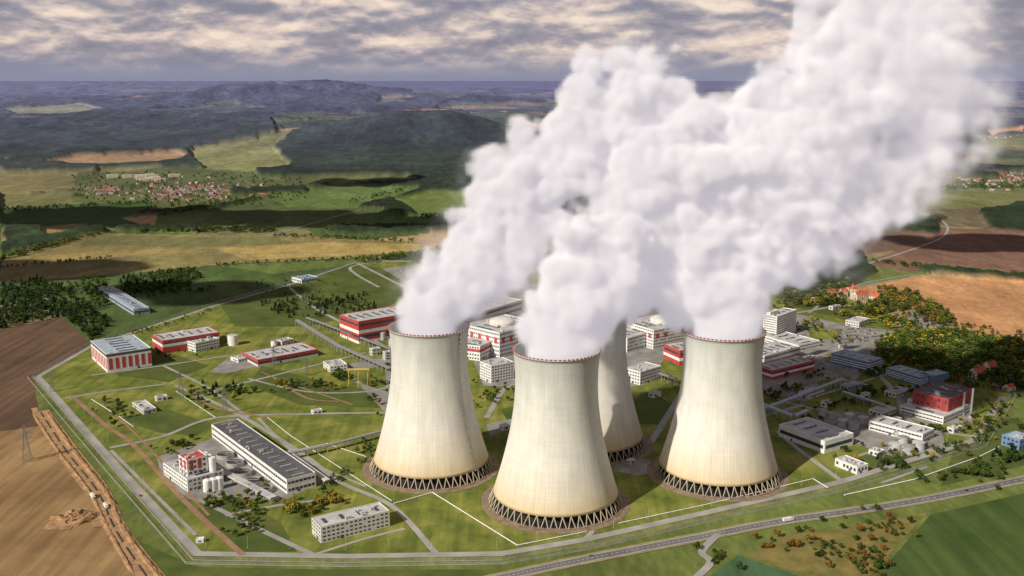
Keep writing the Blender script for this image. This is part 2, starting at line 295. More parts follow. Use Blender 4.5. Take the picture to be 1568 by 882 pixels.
for P,w in [([(0,440),(60,436),(190,420)],3),([(600,398),(540,408),(545,420),(580,440)],7),([(1400,322),(1445,340),(1440,365),(1330,404)],7),([(0,412),(200,395),(560,385)],2.5),([(420,360),(520,330),(600,310)],5),([(1430,420),(1300,440)],5),([(0,470),(60,455),(75,465),(40,480)],6)]: road('country_road',P,w,conc,True)
sheet('paved_yard',[(585,412),(640,405),(690,420),(670,440),(620,432)],ind)
for P,w in [([(62,630),(105,690),(150,750),(180,815),(245,900)],20),([(52,625),(80,680),(140,760)],7),([(85,812),(110,790),(155,785),(165,805)],26)]: road('excavated_soil',P,w,dirt,True)
def ridge(name,P,w,h,m,seed):
    pts=catmull([G(u,v) for u,v in P],22); b=MB(); r=random.Random(seed); k=9
    for i,p in enumerate(pts):
        d=(pts[min(i+1,len(pts)-1)]-pts[max(i-1,0)]).normalized(); n_=Vector((-d.y,d.x,0)); e=.1+.9*min(1,i/5,(len(pts)-1-i)/5)
        for j in range(k):
            s=j/(k-1)*2-1; hh=h*(1-s*s)*e*(.35+1.0*r.random()); b.v.append(tuple(p+n_*w*.5*s*(.7+.6*r.random())*e+d*r.uniform(-1,1)+Vector((0,0,hh+.02))))
    for i in range(len(pts)-1):
        for j in range(k-1): b.f.append((i*k+j,i*k+j+1,(i+1)*k+j+1,(i+1)*k+j))
    return b.obj(name,m,None,True)
ridge('soil_heap',[(70,628),(112,690),(160,750),(192,815),(262,905)],7,2,dirt,1); ridge('soil_heap',[(50,632),(92,695),(138,755),(165,810),(205,880)],5,1.6,dirt,2); ridge('soil_heap',[(92,800),(112,792),(140,798)],30,5,dirt,3)
b=MB(); pts=catmull([G(u,v) for u,v in [(62,632),(100,690),(148,752),(178,815),(232,895)]],10)
for i in range(len(pts)-1):
    if i%3!=2: b.tube(pts[i]+Vector((0,0,.8)),pts[i+1]+Vector((0,0,.8)),.7,8)
b.obj('trench_pipe',pipem)
# ---------------- cooling towers ----------------
def tower_mat():
    m=bpy.data.materials.new('tower_concrete'); m.use_nodes=True; nt=m.node_tree; n=nt.nodes; l=nt.links; p=n['Principled BSDF']; p.inputs['Roughness'].default_value=.85; p.inputs['Specular IOR Level'].default_value=.2
    tc=n.new('ShaderNodeTexCoord'); sx=n.new('ShaderNodeSeparateXYZ'); l.new(tc.outputs['Object'],sx.inputs[0])
    at=n.new('ShaderNodeMath'); at.operation='ARCTAN2'; l.new(sx.outputs[1],at.inputs[0]); l.new(sx.outputs[0],at.inputs[1])
    r=n.new('ShaderNodeValToRGB'); e=r.color_ramp.elements; e[0].position=0; e[0].color=(.60,.45,.25,1); e[1].position=1; e[1].color=(.50,.51,.485,1)
    for q,c in ((.09,(.64,.52,.33,1)),(.18,(.69,.63,.50,1)),(.36,(.71,.69,.625,1)),(.75,(.64,.64,.59,1)),(.94,(.56,.57,.535,1))): k=e.new(q); k.color=c
    dv=n.new('ShaderNodeMath'); dv.operation='DIVIDE'; dv.inputs[1].default_value=155; l.new(sx.outputs[2],dv.inputs[0]); l.new(dv.outputs[0],r.inputs[0]); out=r.outputs[0]
    def streak(sa_,sz,lo,hi,det=5):
        nonlocal out
        cb=n.new('ShaderNodeCombineXYZ'); a=n.new('ShaderNodeMath'); a.operation='MULTIPLY'; a.inputs[1].default_value=sa_; l.new(at.outputs[0],a.inputs[0])
        z=n.new('ShaderNodeMath'); z.operation='MULTIPLY'; z.inputs[1].default_value=sz; l.new(sx.outputs[2],z.inputs[0]); l.new(a.outputs[0],cb.inputs[0]); l.new(z.outputs[0],cb.inputs[1])
        oi=n.new('ShaderNodeObjectInfo'); ml=n.new('ShaderNodeMath'); ml.operation='MULTIPLY'; ml.inputs[1].default_value=50; l.new(oi.outputs['Random'],ml.inputs[0]); l.new(ml.outputs[0],cb.inputs[2])
        tx=n.new('ShaderNodeTexNoise'); tx.inputs['Scale'].default_value=1; tx.inputs['Detail'].default_value=det; l.new(cb.outputs[0],tx.inputs['Vector'])
        mr=n.new('ShaderNodeMapRange'); mr.inputs[1].default_value=.3; mr.inputs[2].default_value=.7; mr.inputs[3].default_value=lo; mr.inputs[4].default_value=hi; l.new(tx.outputs[0],mr.inputs[0])
        sc=n.new('ShaderNodeVectorMath'); sc.operation='SCALE'; l.new(out,sc.inputs[0]); l.new(mr.outputs[0],sc.inputs['Scale']); out=sc.outputs[0]
    streak(30,.02,.91,1.04); streak(4,.05,.92,1.05); streak(1.5,.9,.96,1.03,2); streak(2.5,.012,.91,1.04)
    a=n.new('ShaderNodeMath'); a.operation='MULTIPLY'; a.inputs[1].default_value=110; l.new(at.outputs[0],a.inputs[0]); s=n.new('ShaderNodeMath'); s.operation='SINE'; l.new(a.outputs[0],s.inputs[0])
    mr=n.new('ShaderNodeMapRange'); mr.inputs[1].default_value=-1; mr.inputs[2].default_value=1; mr.inputs[3].default_value=.97; mr.inputs[4].default_value=1.02; l.new(s.outputs[0],mr.inputs[0])
    sc=n.new('ShaderNodeVectorMath'); sc.operation='SCALE'; l.new(out,sc.inputs[0]); l.new(mr.outputs[0],sc.inputs['Scale']); l.new(sc.outputs[0],p.inputs['Base Color'])
    return m
tm=tower_mat()
def rad(z): return 40*math.sqrt(1+((z-125)/97.)**2)
def prof_mesh():
    b=MB(); n=144; zs=list(np.linspace(11,155,50)); ring=[(rad(z),z) for z in zs]+[(rad(155)+.6,155.01),(rad(155)+.6,156.2),(rad(155)-1.4,156.2)]+[(rad(z)-1.2,z) for z in zs[::-1]]
    for r,z in ring:
        for i in range(n): a=2*math.pi*i/n; b.v.append((r*math.cos(a),r*math.sin(a),z))
    m=len(ring)
    for k in range(m):
        k2=(k+1)%m
        for i in range(n): j=(i+1)%n; b.f.append((k*n+i,k*n+j,k2*n+j,k2*n+i))
    return b.mesh('shell',tm)
shell=prof_mesh()
for p in shell.polygons: p.use_smooth=True
b=MB(); NL=48; rb=66.5; rt_=rad(11)-.4
for i in range(NL):
    a0=2*math.pi*i/NL; am=2*math.pi*(i+.5)/NL; a1=2*math.pi*(i+1)/NL
    top=(rt_*math.cos(am),rt_*math.sin(am),11.2)
    for a in (a0+.012,a1-.012): b.tube((rb*math.cos(a),rb*math.sin(a),.6),top,.5,5)
legs=b.mesh('support_columns',mat('column_concrete',(.42,.36,.26)))
b=MB(); n=96
for (r0,z0,r1,z1) in ((74,.3,68,.9),(68,.9,68,1.5),(68,1.5,65,1.5),(65,1.5,65,.5)):
    k=len(b.v)
    for i in range(n):
        a=2*math.pi*i/n; b.v+=[(r0*math.cos(a),r0*math.sin(a),z0),(r1*math.cos(a),r1*math.sin(a),z1)]
    for i in range(n): j=(i+1)%n; b.f.append((k+2*i,k+2*j,k+2*j+1,k+2*i+1))
apron=b.mesh('basin_apron',ground_mat('apron',(.15,.11,.08),(.30,.23,.16),.15))
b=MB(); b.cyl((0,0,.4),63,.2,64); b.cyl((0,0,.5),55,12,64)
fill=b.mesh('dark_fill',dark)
b=MB(); 
for i in range(64):
    a=2*math.pi*(i+.0)/64; a2=a+math.pi/64; r=rad(155)+.9
    p1=Vector((r*math.cos(a),r*math.sin(a),156.2)); p2=Vector((r*math.cos(a2),r*math.sin(a2),156.2)); d=p2-p1; o=Vector((math.cos(a),math.sin(a),0))*-.5
    b.box(p1,d,o,(0,0,1.1))
rail=b.mesh('red_rim_markers',red)
TW=[(43,923,60),(-87,1013,-38),(218,994,100),(88,1084,160)]
for (x,y,la) in TW:
    e=bpy.data.objects.new('cooling_tower',None); e.location=(x,y,0); link(e)
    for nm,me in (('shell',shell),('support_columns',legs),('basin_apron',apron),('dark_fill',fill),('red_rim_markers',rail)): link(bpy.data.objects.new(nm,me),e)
    b=MB(); a=math.radians(la); c=Vector((math.cos(a),math.sin(a),0)); s=Vector((-c.y,c.x,0)); zs=np.linspace(11,155,60)
    for i in range(59):
        p=c*(rad(zs[i])+.5)+Vector((0,0,zs[i])); q=c*(rad(zs[i+1])+.5)+Vector((0,0,zs[i+1]))
        for o in (-.8,.8): b.tube(p+s*o,q+s*o,.16,4)
        if i%2==0: b.box(p-s*1.0,s*2.,c*1.3,Vector((0,0,1.0)))
    b.obj('ladder',mat('ladder_steel',(.22,.22,.21)),e)
# ---------------- buildings ----------------
def frame(K,L,R):
    k=G(*K);l=G(*L)-k;r=G(*R)-k
    if l.length>=r.length:
        d=l.normalized(); q=Vector((-d.y,d.x,0)); q*= (1 if q.dot(r)>0 else -1); return k,d,l.length,q,r.length
    d=r.normalized(); q=Vector((-d.y,d.x,0)); q*=(1 if q.dot(l)>0 else -1); return k,q,l.length,d,r.length
ZV=Vector((0,0,1))
def block(P,k,e1,n1,e2,n2,h,wall,roof,z0=0.,floors=3,win='rows',parapet=.9,units=3,tag='',bands=None,gable=0,winmat=None,pan=None):
    w=P('walls'+tag,wall); b0=k+ZV*z0; A=e1*n1;B=e2*n2; T=ZV*h
    w.quad(b0,b0+A,b0+A+T,b0+T);w.quad(b0,b0+B,b0+B+T,b0+T);w.quad(b0+A,b0+A+B,b0+A+B+T,b0+A+T);w.quad(b0+B,b0+A+B,b0+A+B+T,b0+B+T)
    rf=P('roof'+tag,roof); t=b0+T
    if gable:
        long1=n1>n2; 
        if long1: r1=t+B/2+ZV*gable; r2=r1+A; rf.quad(t,t+A,r2,r1); rf.quad(t+B,t+A+B,r2,r1); w.quad(t,t+B,r1);w.quad(t+A,t+A+B,r2)
        else: r1=t+A/2+ZV*gable; r2=r1+B; rf.quad(t,t+B,r2,r1); rf.quad(t+A,t+A+B,r2,r1); w.quad(t,t+A,r1);w.quad(t+B,t+A+B,r2)
    else:
        rf.quad(t,t+A,t+A+B,t+B)
        if parapet:
            c=P('parapet'+tag,wall); q=.45; pz=ZV*parapet
            c.box(t,A,e2*q,pz);c.box(t+B-e2*q,A,e2*q,pz);c.box(t+e2*q,B-e2*2*q,e1*q,pz);c.box(t+A-e1*q+e2*q,B-e2*2*q,e1*q,pz)
        if units:
            c=P('rooftop_units'+tag,lgrey)
            for i in range(units*2):
                sx=random.uniform(1.2,5);sy=random.uniform(1.2,6); 
                if n1<sx+6 or n2<sy+6: continue
                c.box(t+e1*random.uniform(2,n1-sx-3)+e2*random.uniform(2,n2-sy-3)+ZV*(.02+.01*i),e1*sx,e2*sy,ZV*random.uniform(.8,3))
            if n1*n2>1500:
                c=P('skylights'+tag,glass if roof is not dgrey else mroof); m=max(2,int(max(n1,n2)/14))
                for i in range(m):
                    f_=(i+.5)/m
                    if n1>n2: c.box(t+e1*(n1*f_-2)+e2*n2*.3+ZV*.01,e1*3,e2*n2*.4,ZV*.8)
                    else: c.box(t+e2*(n2*f_-2)+e1*n1*.3+ZV*.01,e2*3,e1*n1*.4,ZV*.8)
    g=P('windows'+tag,winmat or glass); fh=h/floors
    for (o,d,nn,ln) in ((b0,e1,-e2,n1),(b0,e2,-e1,n2),(b0+B,e1,e2,n1),(b0+A,e2,e1,n2)):
        if win!='none':
            for f_ in range(floors):
                zz=f_*fh+fh*.36
                if win=='band':
                    g.box(o+d*1.5+ZV*zz,d*(ln-3),nn*.06,ZV*fh*.34); mm=P('mullions'+tag,wall)
                    for x in np.arange(4,ln-3,4.5): mm.box(o+d*x+ZV*zz,d*.5,nn*.12,ZV*fh*.34)
                elif win=='top':
                    if f_==floors-1: g.box(o+d*2+ZV*(zz),d*(ln-4),nn*.06,ZV*fh*.3)
                else:
                    m=max(1,int((ln-2)/4.2)); s=(ln-2)/m
                    for i in range(m):
                        if random.random()<.04: continue
                        g.box(o+d*(1+s*i+s*.2)+ZV*zz,d*s*.6,nn*.06,ZV*fh*.42)
        dd=P('door'+tag,dgrey)
        if ln>10 and z0==0: x0=ln*random.uniform(.2,.7); dd.box(o+d*x0,d*3.2,nn*.14,ZV*min(3.4,h*.5))
        if bands:
            for (m_,za,zb) in bands: P('cladding_band_'+m_.name+tag,m_).box(o+ZV*za*h,d*ln,nn*.1,ZV*(zb-za)*h)
        if pan:
            m_,step,wd,za,zb=pan; c=P('cladding_panels'+tag,m_); x=step*.3
            while x+wd<ln: c.box(o+d*x+ZV*za*h,d*wd,nn*.17,ZV*(zb-za)*h); x+=step
def building(name,K,L,R,h,wall=offw,roof=lgrey,**kw):
    P=Parts(name); f=frame(K,L,R); block(P,*f,h,wall,roof,**kw); P.done(); return f
building('water_treatment_hall',(440,757),(325,669),(480,743),15,white,dgrey,floors=2,win='band',units=4)
building('office_building',(492,832),(473,818),(597,806),15,offw,lgrey,floors=4,win='rows')
P=Parts('chemical_plant'); k,e1,n1,e2,n2=frame((288,754),(251,727),(342,738)); block(P,k,e1,n1,e2,n2,13,white,lgrey,floors=3)
block(P,k+e1*8+e2*4+ZV*13.02,e1,20,e2,22,17,white,red,floors=3,win='rows',tag='_upper',pan=(red,9,4,.35,.98),parapet=1)
c=P('silos',white)
for i in range(3): c.cyl(k+e2*30+e1*(6+i*9)+ZV*13,3.4,15,16); 
for i in range(3):
    q=G(318+9*i,752-i*2); c.cyl(q,4.2,12,18); c.cyl(q+ZV*12,4.2,1.5,18,r2=.4)
P.done()
for i,(u,v) in enumerate([(360,712),(372,727),(388,741),(403,753),(345,700)]):
    P=Parts('settling_tank'); q=G(u,v); w_=P('tank_wall',grey); w_.cyl(q,9.5,4.5,32,top=False); w_.cyl(q,8.9,4.5,32,top=False); P('water_surface',water).cyl(q+ZV*.2,8.9,3.2,32)
    for s in range(32):
        a=2*math.pi*s/32;a2=2*math.pi*(s+1)/32; w_.quad(*[q+Vector((r*math.cos(t),r*math.sin(t),4.5)) for r,t in((8.9,a),(9.5,a),(9.5,a2),(8.9,a2))])
    P('walkway',steel).box(q+Vector((-9.5,-.6,4.8)),(19,0,0),(0,1.2,0),(0,0,.5)); P.done()
building('machine_hall',(165,571),(141,549),(234,561),27,white,bluer,floors=2,win='none',pan=(red,9,5,.15,.75),gable=0,bands=[(dgrey,.86,.99)])
building('workshop_hall',(250,542),(237,531),(337,528),20,red,lgrey,floors=2,win='top',bands=[(white,.5,.72)])
building('office_building',(300,540),(291,534),(336,532),14,white,lgrey,floors=3)
building('warehouse',(395,562),(357,553),(487,545),10,red,lgrey,floors=1,win='top',bands=[(offw,.0,.35)])
building('warehouse',(365,556),(357,551),(392,550),5,white,lgrey,floors=1)
building('greenhouse_hall',(205,483),(150,448),(223,478),10,bluer,bluer,floors=1,win='band')
building('pump_station',(462,435),(455,430),(487,431),9,white,blue,floors=1)
building('storage_shed',(220,635),(203,622),(238,630),5,offw,lgrey,floors=1); building('gatehouse',(300,832),(298,829),(312,831),3,white,white,floors=1)
building('pump_station',(505,570),(495,562),(530,565),8,white,lgrey,floors=2); building('pump_station',(432,530),(428,526),(450,526),7,offw,lgrey,floors=2)
building('turbine_hall',(550,527),(527,514),(655,508),36,red,lgrey,floors=3,win='top',bands=[(white,.0,.12),(white,.45,.6),(glass,.25,.36)],units=5)
P=Parts('reactor_building')
for (K,L,R,hh) in (((765,548),(716,532),(828,530),38),((1000,535),(950,520),(1075,520),30)):
    k,e1,n1,e2,n2=frame(K,L,R); t='_'+str(K[0]); block(P,k,e1,n1,e2,n2,hh,white,lgrey,floors=6,win='rows',tag=t,pan=(red,17,6,.55,.8),units=5)
    c=P('containment_dome'+t,offw); q=k+e1*n1/2+e2*n2/2+ZV*hh; c.cyl(q,20,4,40,top=False)
    for j in range(6): a=j/6*math.pi/2;a2=(j+1)/6*math.pi/2; c.cyl(q+ZV*(4+6*math.sin(a)),20*math.cos(a),6*(math.sin(a2)-math.sin(a)),40,r2=20*math.cos(a2)+.01,top=False)
P.done()
P=Parts('vent_stack'); q=G(853,505); w_=P('shaft',white)
for i in range(10): (P('shaft',white) if i%2==0 else P('red_bands',red)).cyl(q+ZV*i*10,3.4-.12*i,10,20,r2=3.4-.12*(i+1))
P.done()
building('auxiliary_building',(752,587),(745,578),(787,580),24,white,lgrey,floors=6); building('auxiliary_building',(735,553),(712,545),(760,540),22,white,lgrey,floors=4,bands=[(red,.6,.8)])
building('turbine_hall',(690,520),(655,500),(800,485),30,offw,lgrey,floors=3,win='band'); building('auxiliary_building',(980,590),(958,582),(1012,580),18,white,lgrey,floors=4)
building('auxiliary_building',(1040,560),(1025,548),(1150,545),22,red,lgrey,floors=2,win='top',bands=[(white,.3,.5)])
building('auxiliary_building',(960,540),(940,530),(1020,522),22,white,lgrey,floors=4)
P=Parts('office_tower'); k,e1,n1,e2,n2=frame((1188,521),(1160,513),(1218,509)); block(P,k,e1,n1*.6,e2,n2,38,white,lgrey,floors=10,win='band',units=3); block(P,k+e1*n1*.3+ZV*38.02,e1,n1*.2,e2,n2*.4,5,white,lgrey,floors=1,win='none',tag='_plant',units=0)
k,e1,n1,e2,n2=frame((1222,538),(1165,522),(1248,529)); block(P,k,e1,n1,e2,n2,9,white,lgrey,floors=2,win='band',tag='_wing'); P.done()
building('workshop_hall',(1182,582),(1160,572),(1247,566),13,red,lgrey,floors=2,win='top',bands=[(white,.35,.6)],units=4); building('workshop_hall',(1170,560),(1150,548),(1225,545),14,offw,lgrey,floors=2,win='band')
building('office_building',(1330,570),(1272,556),(1351,563),14,blue,bluer,floors=4,win='rows',bands=[(white,.22,.3),(white,.47,.55),(white,.72,.8)]); building('office_building',(1408,592),(1356,576),(1422,585),12,blue,bluer,floors=4,win='rows',bands=[(white,.22,.3),(white,.47,.55),(white,.72,.8)]); building('office_building',(1425,590),(1408,584),(1452,584),12,blue,bluer,floors=4)
building('boiler_house',(1444,650),(1378,632),(1485,632),9,white,lgrey,floors=2,win='band'); building('boiler_house',(1450,642),(1392,630),(1487,625),25,red,dgrey,floors=3,win='rows',bands=[(white,.0,.3)],pan=(dred,12,5,.32,.95))
for (u,v,hh) in ((1486,640,38),(1474,636,30)):
    P=Parts('chimney'); P('shaft',steel).cyl(G(u,v),1.6,hh,14,r2=1.2); P('base',grey).cyl(G(u,v),2.4,3,14); P.done()
building('storage_hall',(1262,695),(1192,668),(1311,684),14,white,lgrey,floors=1,win='top'); building('storage_hall',(1312,727),(1278,713),(1326,721),8,white,lgrey,floors=1)
building('storage_hall',(1412,680),(1330,658),(1434,672),11,white,lgrey,floors=2,win='band'); building('pump_station',(1350,640),(1335,633),(1372,632),6,offw,lgrey,floors=1)
building('office_building',(1315,502),(1300,497),(1332,496),9,offw,lgrey,floors=2); building('storage_shed',(1240,612),(1228,606),(1262,604),6,offw,lgrey,floors=1); building('storage_shed',(1298,600),(1288,596),(1320,594),7,bluer,bluer,floors=1)
building('storage_shed',(1372,610),(1360,604),(1392,603),6,offw,bluer,floors=1); building('pump_station',(1560,690),(1556,680),(1580,684),12,blue,bluer,floors=2);building('pump_station',(1345,700),(1336,694),(1354,696),5,white,lgrey,floors=1)
for (K,w_,d_,hh) in (((1265,625),14,9,6),((1320,612),18,8,5),((1400,622),16,10,7),((1225,665),12,8,5),((1370,650),14,8,5),((1460,665),18,9,6),((1235,555),20,9,6),((1290,535),12,8,5),((1015,715),10,7,5),((965,712),8,6,4),((770,660),10,8,5),((640,600),12,8,5),((480,635),12,7,4),((590,552),10,8,12),((570,545),14,9,10),((625,548),10,10,14),((240,615),14,8,5),((400,545),10,8,6),((1000,610),14,9,6),((610,515),12,8,10),((920,560),16,10,10),((1240,465),18,10,8),((1275,475),22,9,6)):
    P=Parts('utility_building'); a=.6; block(P,G(*K),Vector((-math.sin(a),math.cos(a),0)),d_,Vector((math.cos(a),math.sin(a),0)),w_,hh,random.choice([white,offw,offw]),random.choice([lgrey,mroof]),floors=max(1,hh//4),units=1); P.done()
for i,(u,v,r,hh) in enumerate([(1370,690,7,9),(1390,694,7,9),(1406,688,7,9),(1383,680,6,9),(1290,652,6,8),(1307,656,6,8),(1300,643,6,8),(1275,640,5,7),(357,528,8,16),(420,530,5,9),(1322,648,6,8),(1260,635,5,7),(1375,668,5,8),(600,530,5,12),(586,520,5,12)]):
    P=Parts('storage_tank'); w_=P('tank_shell',white if i in(8,9) else lgrey); w_.cyl(G(u,v),r,hh,26,top=False); P('tank_roof',mroof if i%2 else lgrey).cyl(G(u,v)+ZV*hh,r,1.4,26,r2=.3); 
    s=P('stair',steel); 
    for j in range(14):
        a=2+j*.13; p_=G(u,v)+Vector((math.cos(a)*(r+.1),math.sin(a)*(r+.1),hh*j/14)); s.box(p_,Vector((math.cos(a),math.sin(a),0))*.9,Vector((-math.sin(a),math.cos(a),0))*1.,ZV*.25)
    P.done()
def house(name,u,v,ang,w,d,h,g,wall,roofm):
    P=Parts(name); k=G(u,v); e1=Vector((math.cos(ang),math.sin(ang),0)); e2=Vector((-e1.y,e1.x,0)); block(P,k,e1,w,e2,d,h,wall,roofm,floors=max(1,int(h/3)),gable=g)
    P('chimney',dred).box(k+e1*w*.3+e2*d*.35+ZV*(h+g*.4),e1*1,e2*1,ZV*(g*.6+1.5)); P.done()
for a_ in [(1268,455,.3,26,12,8,6),(1288,456,.2,14,12,10,7),(1312,460,.4,30,14,9,7),(1330,460,-.9,18,12,9,7),(1300,449,.3,22,10,7,5),(1495,582,.5,24,14,9,7),(1515,575,.4,16,14,11,8),(1500,572,.4,18,11,7,5),(1545,600,.5,14,10,5,4)]: house('tile_roof_house',*a_,creamw,tile)
P=Parts('church_tower'); k=G(1303,458); P('walls',creamw).box(k,(7,0,0),(0,7,0),(0,0,20)); P('onion_roof',tile).cyl(k+Vector((3.5,3.5,20)),5,10,8,r2=.3); P('windows',glass).box(k+Vector((2.5,-.05,13)),(2,0,0),(0,.1,0),(0,0,3)); P.done()
def village(name,polyc,n):
    w_=MB(); rf=MB(); rg=MB()
    for i in range(n):
        cx,cy,sx,sy=random.choice(polyc); u=random.gauss(cx,sx); v=random.gauss(cy,sy); k=G(u,v); zz=0.
        if k.y>3000: zz=float(hills(np.array([k.x]),np.array([k.y]))[0])
        k.z=zz-1; a=random.choice([.4,.5,2.0,1.97,.9])+random.gauss(0,.1); e1=Vector((math.cos(a),math.sin(a),0)); e2=Vector((-e1.y,e1.x,0)); w=random.uniform(12,22); d=random.uniform(9,12); h=random.uniform(4,6.5); g=random.uniform(3.5,5)
        w_.box(k,e1*w,e2*d,ZV*h); t=k+ZV*(h+.02); A=e1*w;B=e2*d; r1=t+B/2+ZV*g; rf_=rf if random.random()<.75 else rg; rf_.quad(t,t+A,r1+A,r1); rf_.quad(t+B,t+A+B,r1+A,r1); rf_.quad(t,t+B,r1); rf_.quad(t+A,t+A+B,r1+A)
    e=bpy.data.objects.new(name,None); link(e); w_.obj('walls',wallfar,e); rf.obj('tiled_roofs',tilefar,e); rg.obj('grey_roofs',mroof,e)
village('village',[(300,290,35,5),(350,297,30,5),(160,295,12,3),(250,300,25,5),(400,295,15,3)],240); village('village',[(1480,278,40,6),(1550,275,25,5)],140); village('village',[(1540,215,18,3),(20,255,12,3),(350,222,8,1),(620,205,5,1)],40)
w_=MB()
for i in range(14):
    k=G(random.gauss(215,16),random.gauss(277,2.5)); a=.5; e1=Vector((math.cos(a),math.sin(a),0)); e2=Vector((-e1.y,e1.x,0)); k.z=float(hills(np.array([k.x]),np.array([k.y]))[0])-1; w_.box(k,e1*random.uniform(30,55),e2*12,ZV*random.uniform(10,16))
w_.obj('apartment_blocks',creamw)
def rack(name,P_,h=8,w=5,m=steel,n=3):
    P=Parts(name); pts=[G(u,v) for u,v in P_]
    for i in range(len(pts)-1):
        a,b_=pts[i],pts[i+1]; d=(b_-a); L=d.length; d.normalize(); s=Vector((-d.y,d.x,0))
        for j in range(int(L/12)+1):
            q=a+d*min(L,j*12)
            for o in (-w/2,w/2): P('posts',grey).box(q+s*o,d*.6,s*.6,ZV*h)
            P('cross_beams',grey).box(q-s*(w/2+.5)+ZV*(h+.01),d*.6,s*(w+1.5),ZV*.5)
        for o in np.linspace(-w/2+.4,w/2-.4,n): P('pipes',m).tube(a+s*o+ZV*(h+1.1),b_+s*o+ZV*(h+1.1),.6,6)
        P('walkway',m).box(a-s*w/2+ZV*(h+2),d*L,s*w,ZV*.3)
    P.done()
rack('pipe_rack',[(455,499),(520,540),(598,575)],9,6); rack('pipe_rack',[(438,705),(500,692),(590,668)],6,5); rack('pipe_rack',[(440,700),(502,745)],5,6,lgrey); rack('pipe_rack',[(1160,628),(1215,650),(1236,640)],9,6,bluer); rack('pipe_rack',[(1160,640),(1200,625),(1290,590)],8,5,bluer)
rack('pipe_rack',[(1290,610),(1355,632)],8,5); rack('pipe_rack',[(470,495),(600,545)],9,4); rack('pipe_rack',[(1035,590),(990,575),(920,600)],8,5); rack('pipe_rack',[(325,720),(420,770)],4,8,lgrey)
def pipe(name,P_,r=.45,z=.8,m=white):
    b=MB(); pts=[G(u,v)+ZV*z for u,v in P_]
    for i in range(len(pts)-1):
        b.tube(pts[i],pts[i+1],r,8); L=(pts[i+1]-pts[i]).length
        for j in range(int(L/10)): q=pts[i].lerp(pts[i+1],j*10/L); b.box(q-Vector((.3,.3,z)),(.6,0,0),(0,.6,0),(0,0,z))
    b.obj(name,m)
pipe('surface_pipeline',[(603,772),(662,755),(792,836),(898,815)]); pipe('surface_pipeline',[(948,802),(1075,775),(1245,734),(1268,748)]); pipe('surface_pipeline',[(1293,759),(1400,735),(1500,700),(1530,685)],.6); pipe('surface_pipeline',[(410,640),(445,668),(600,768)],.35); pipe('surface_pipeline',[(560,700),(500,680),(455,690)],.35)
pipe('surface_pipeline',[(140,612),(185,640),(205,655)],.35); pipe('surface_pipeline',[(270,600),(330,640)],.35)
def fence(name,P_,off,h=3):
    b=MB(); pts=[G(u,v) for u,v in P_]; L=ribbon_pts(pts,0,off); q=[a for a,_ in L]
    for i in range(len(q)-1):
        ln=(q[i+1]-q[i]).length; d=(q[i+1]-q[i]).normalized(); s=Vector((-d.y,d.x,0))
        for j in range(int(ln/6)): p_=q[i]+d*j*6; b.box(p_,d*.15,s*.15,ZV*h)
        for zz in (.1,1.0,1.9,h-.1): b.box(q[i]+ZV*zz,d*ln,s*.07,ZV*.12)
        b.box(q[i]+s*.2,d*ln,s*.25,ZV*.4)
    b.obj(name,grey)
fence('security_fence',per,0); fence('security_fence',per,-7,2.4)
def pylon_mesh(h=44):
    b=MB(); lv=[0,.15,.3,.44,.57,.68,.78,.87,.94,1]; wd=lambda t:(4.2*(1-t)**1.3+.7)
    pr=None
    for t in lv:
        w=wd(t); c=[Vector((sx*w,sy*w,t*h)) for sx,sy in((-1,-1),(1,-1),(1,1),(-1,1))]
        for i in range(4): b.tube(c[i],c[(i+1)%4],.13,4)
        if pr:
            for i in range(4): b.tube(pr[i],c[i],.26,4); b.tube(pr[i],c[(i+1)%4],.13,4); b.tube(pr[(i+1)%4],c[i],.13,4)
        pr=c
    for t,l in ((.62,9),(.76,7),(.9,5)):
        for s in (-1,1):
            tip=Vector((s*l,0,t*h+.5)); w=wd(t)
            for sy in (-1,1): b.tube(Vector((s*w,sy*w,t*h)),tip,.14,4); b.tube(Vector((s*w,sy*w,t*h+2.2)),tip,.14,4)
            b.tube(tip,tip-ZV*2.4,.2,5)
    return b.mesh('pylon',mat('pylon_steel',(.2,.21,.22),rough=.6,metal=.2))
pm=pylon_mesh()
for (u,v,s,a) in ((42,706,.95,.3),(278,608,.8,.6),(345,634,.8,.6),(975,420,.6,.5),(420,560,.7,.5),(1030,432,.7,.5),(470,575,.6,.5),(1395,350,.8,.3),(80,600,.6,.4)):
    o=bpy.data.objects.new('electricity_pylon',pm); o.location=G(u,v); o.scale=(s,s,s); o.rotation_euler[2]=a; link(o)
P=Parts('yellow_gantry'); q=G(533,592)
for i in range(3):
    for j in range(2): P('posts',yellow).tube(q+Vector((i*13,j*8,0)),q+Vector((i*13+2*(j==0),j*6+1,24)),.35,5)
P('beam',yellow).box(q+Vector((-1,2,23)),(30,0,0),(0,3,0),(0,0,1.2)); P.done()
b=MB(); b.tube((0,0,0),(0,0,9.5),.14,6,.09); b.tube((0,0,9.5),(1.6,0,9.9),.07,5); b.box((1.3,-.18,9.8),(1,0,0),(0,.36,0),(0,0,.16)); b.cyl((0,0,0),.3,.6,8); lm=b.mesh('street_lamp',lgrey)
def lamps(P_,step):
    pts=[G(u,v) for u,v in P_]
    for i in range(len(pts)-1):
        L=(pts[i+1]-pts[i]).length
        for j in range(int(L/step)):
            o=bpy.data.objects.new('street_lamp',lm); o.location=pts[i].lerp(pts[i+1],j*step/L); o.rotation_euler[2]=random.uniform(0,6); link(o)
lamps([(315,838),(530,842),(760,838),(885,820),(1090,775),(1280,731),(1480,668)],38); lamps([(80,580),(190,705),(300,830)],38); lamps([(603,765),(530,730),(470,690),(400,650)],38); lamps([(1200,625),(1330,660),(1430,700)],38); lamps([(450,440),(520,495),(600,545)],45)
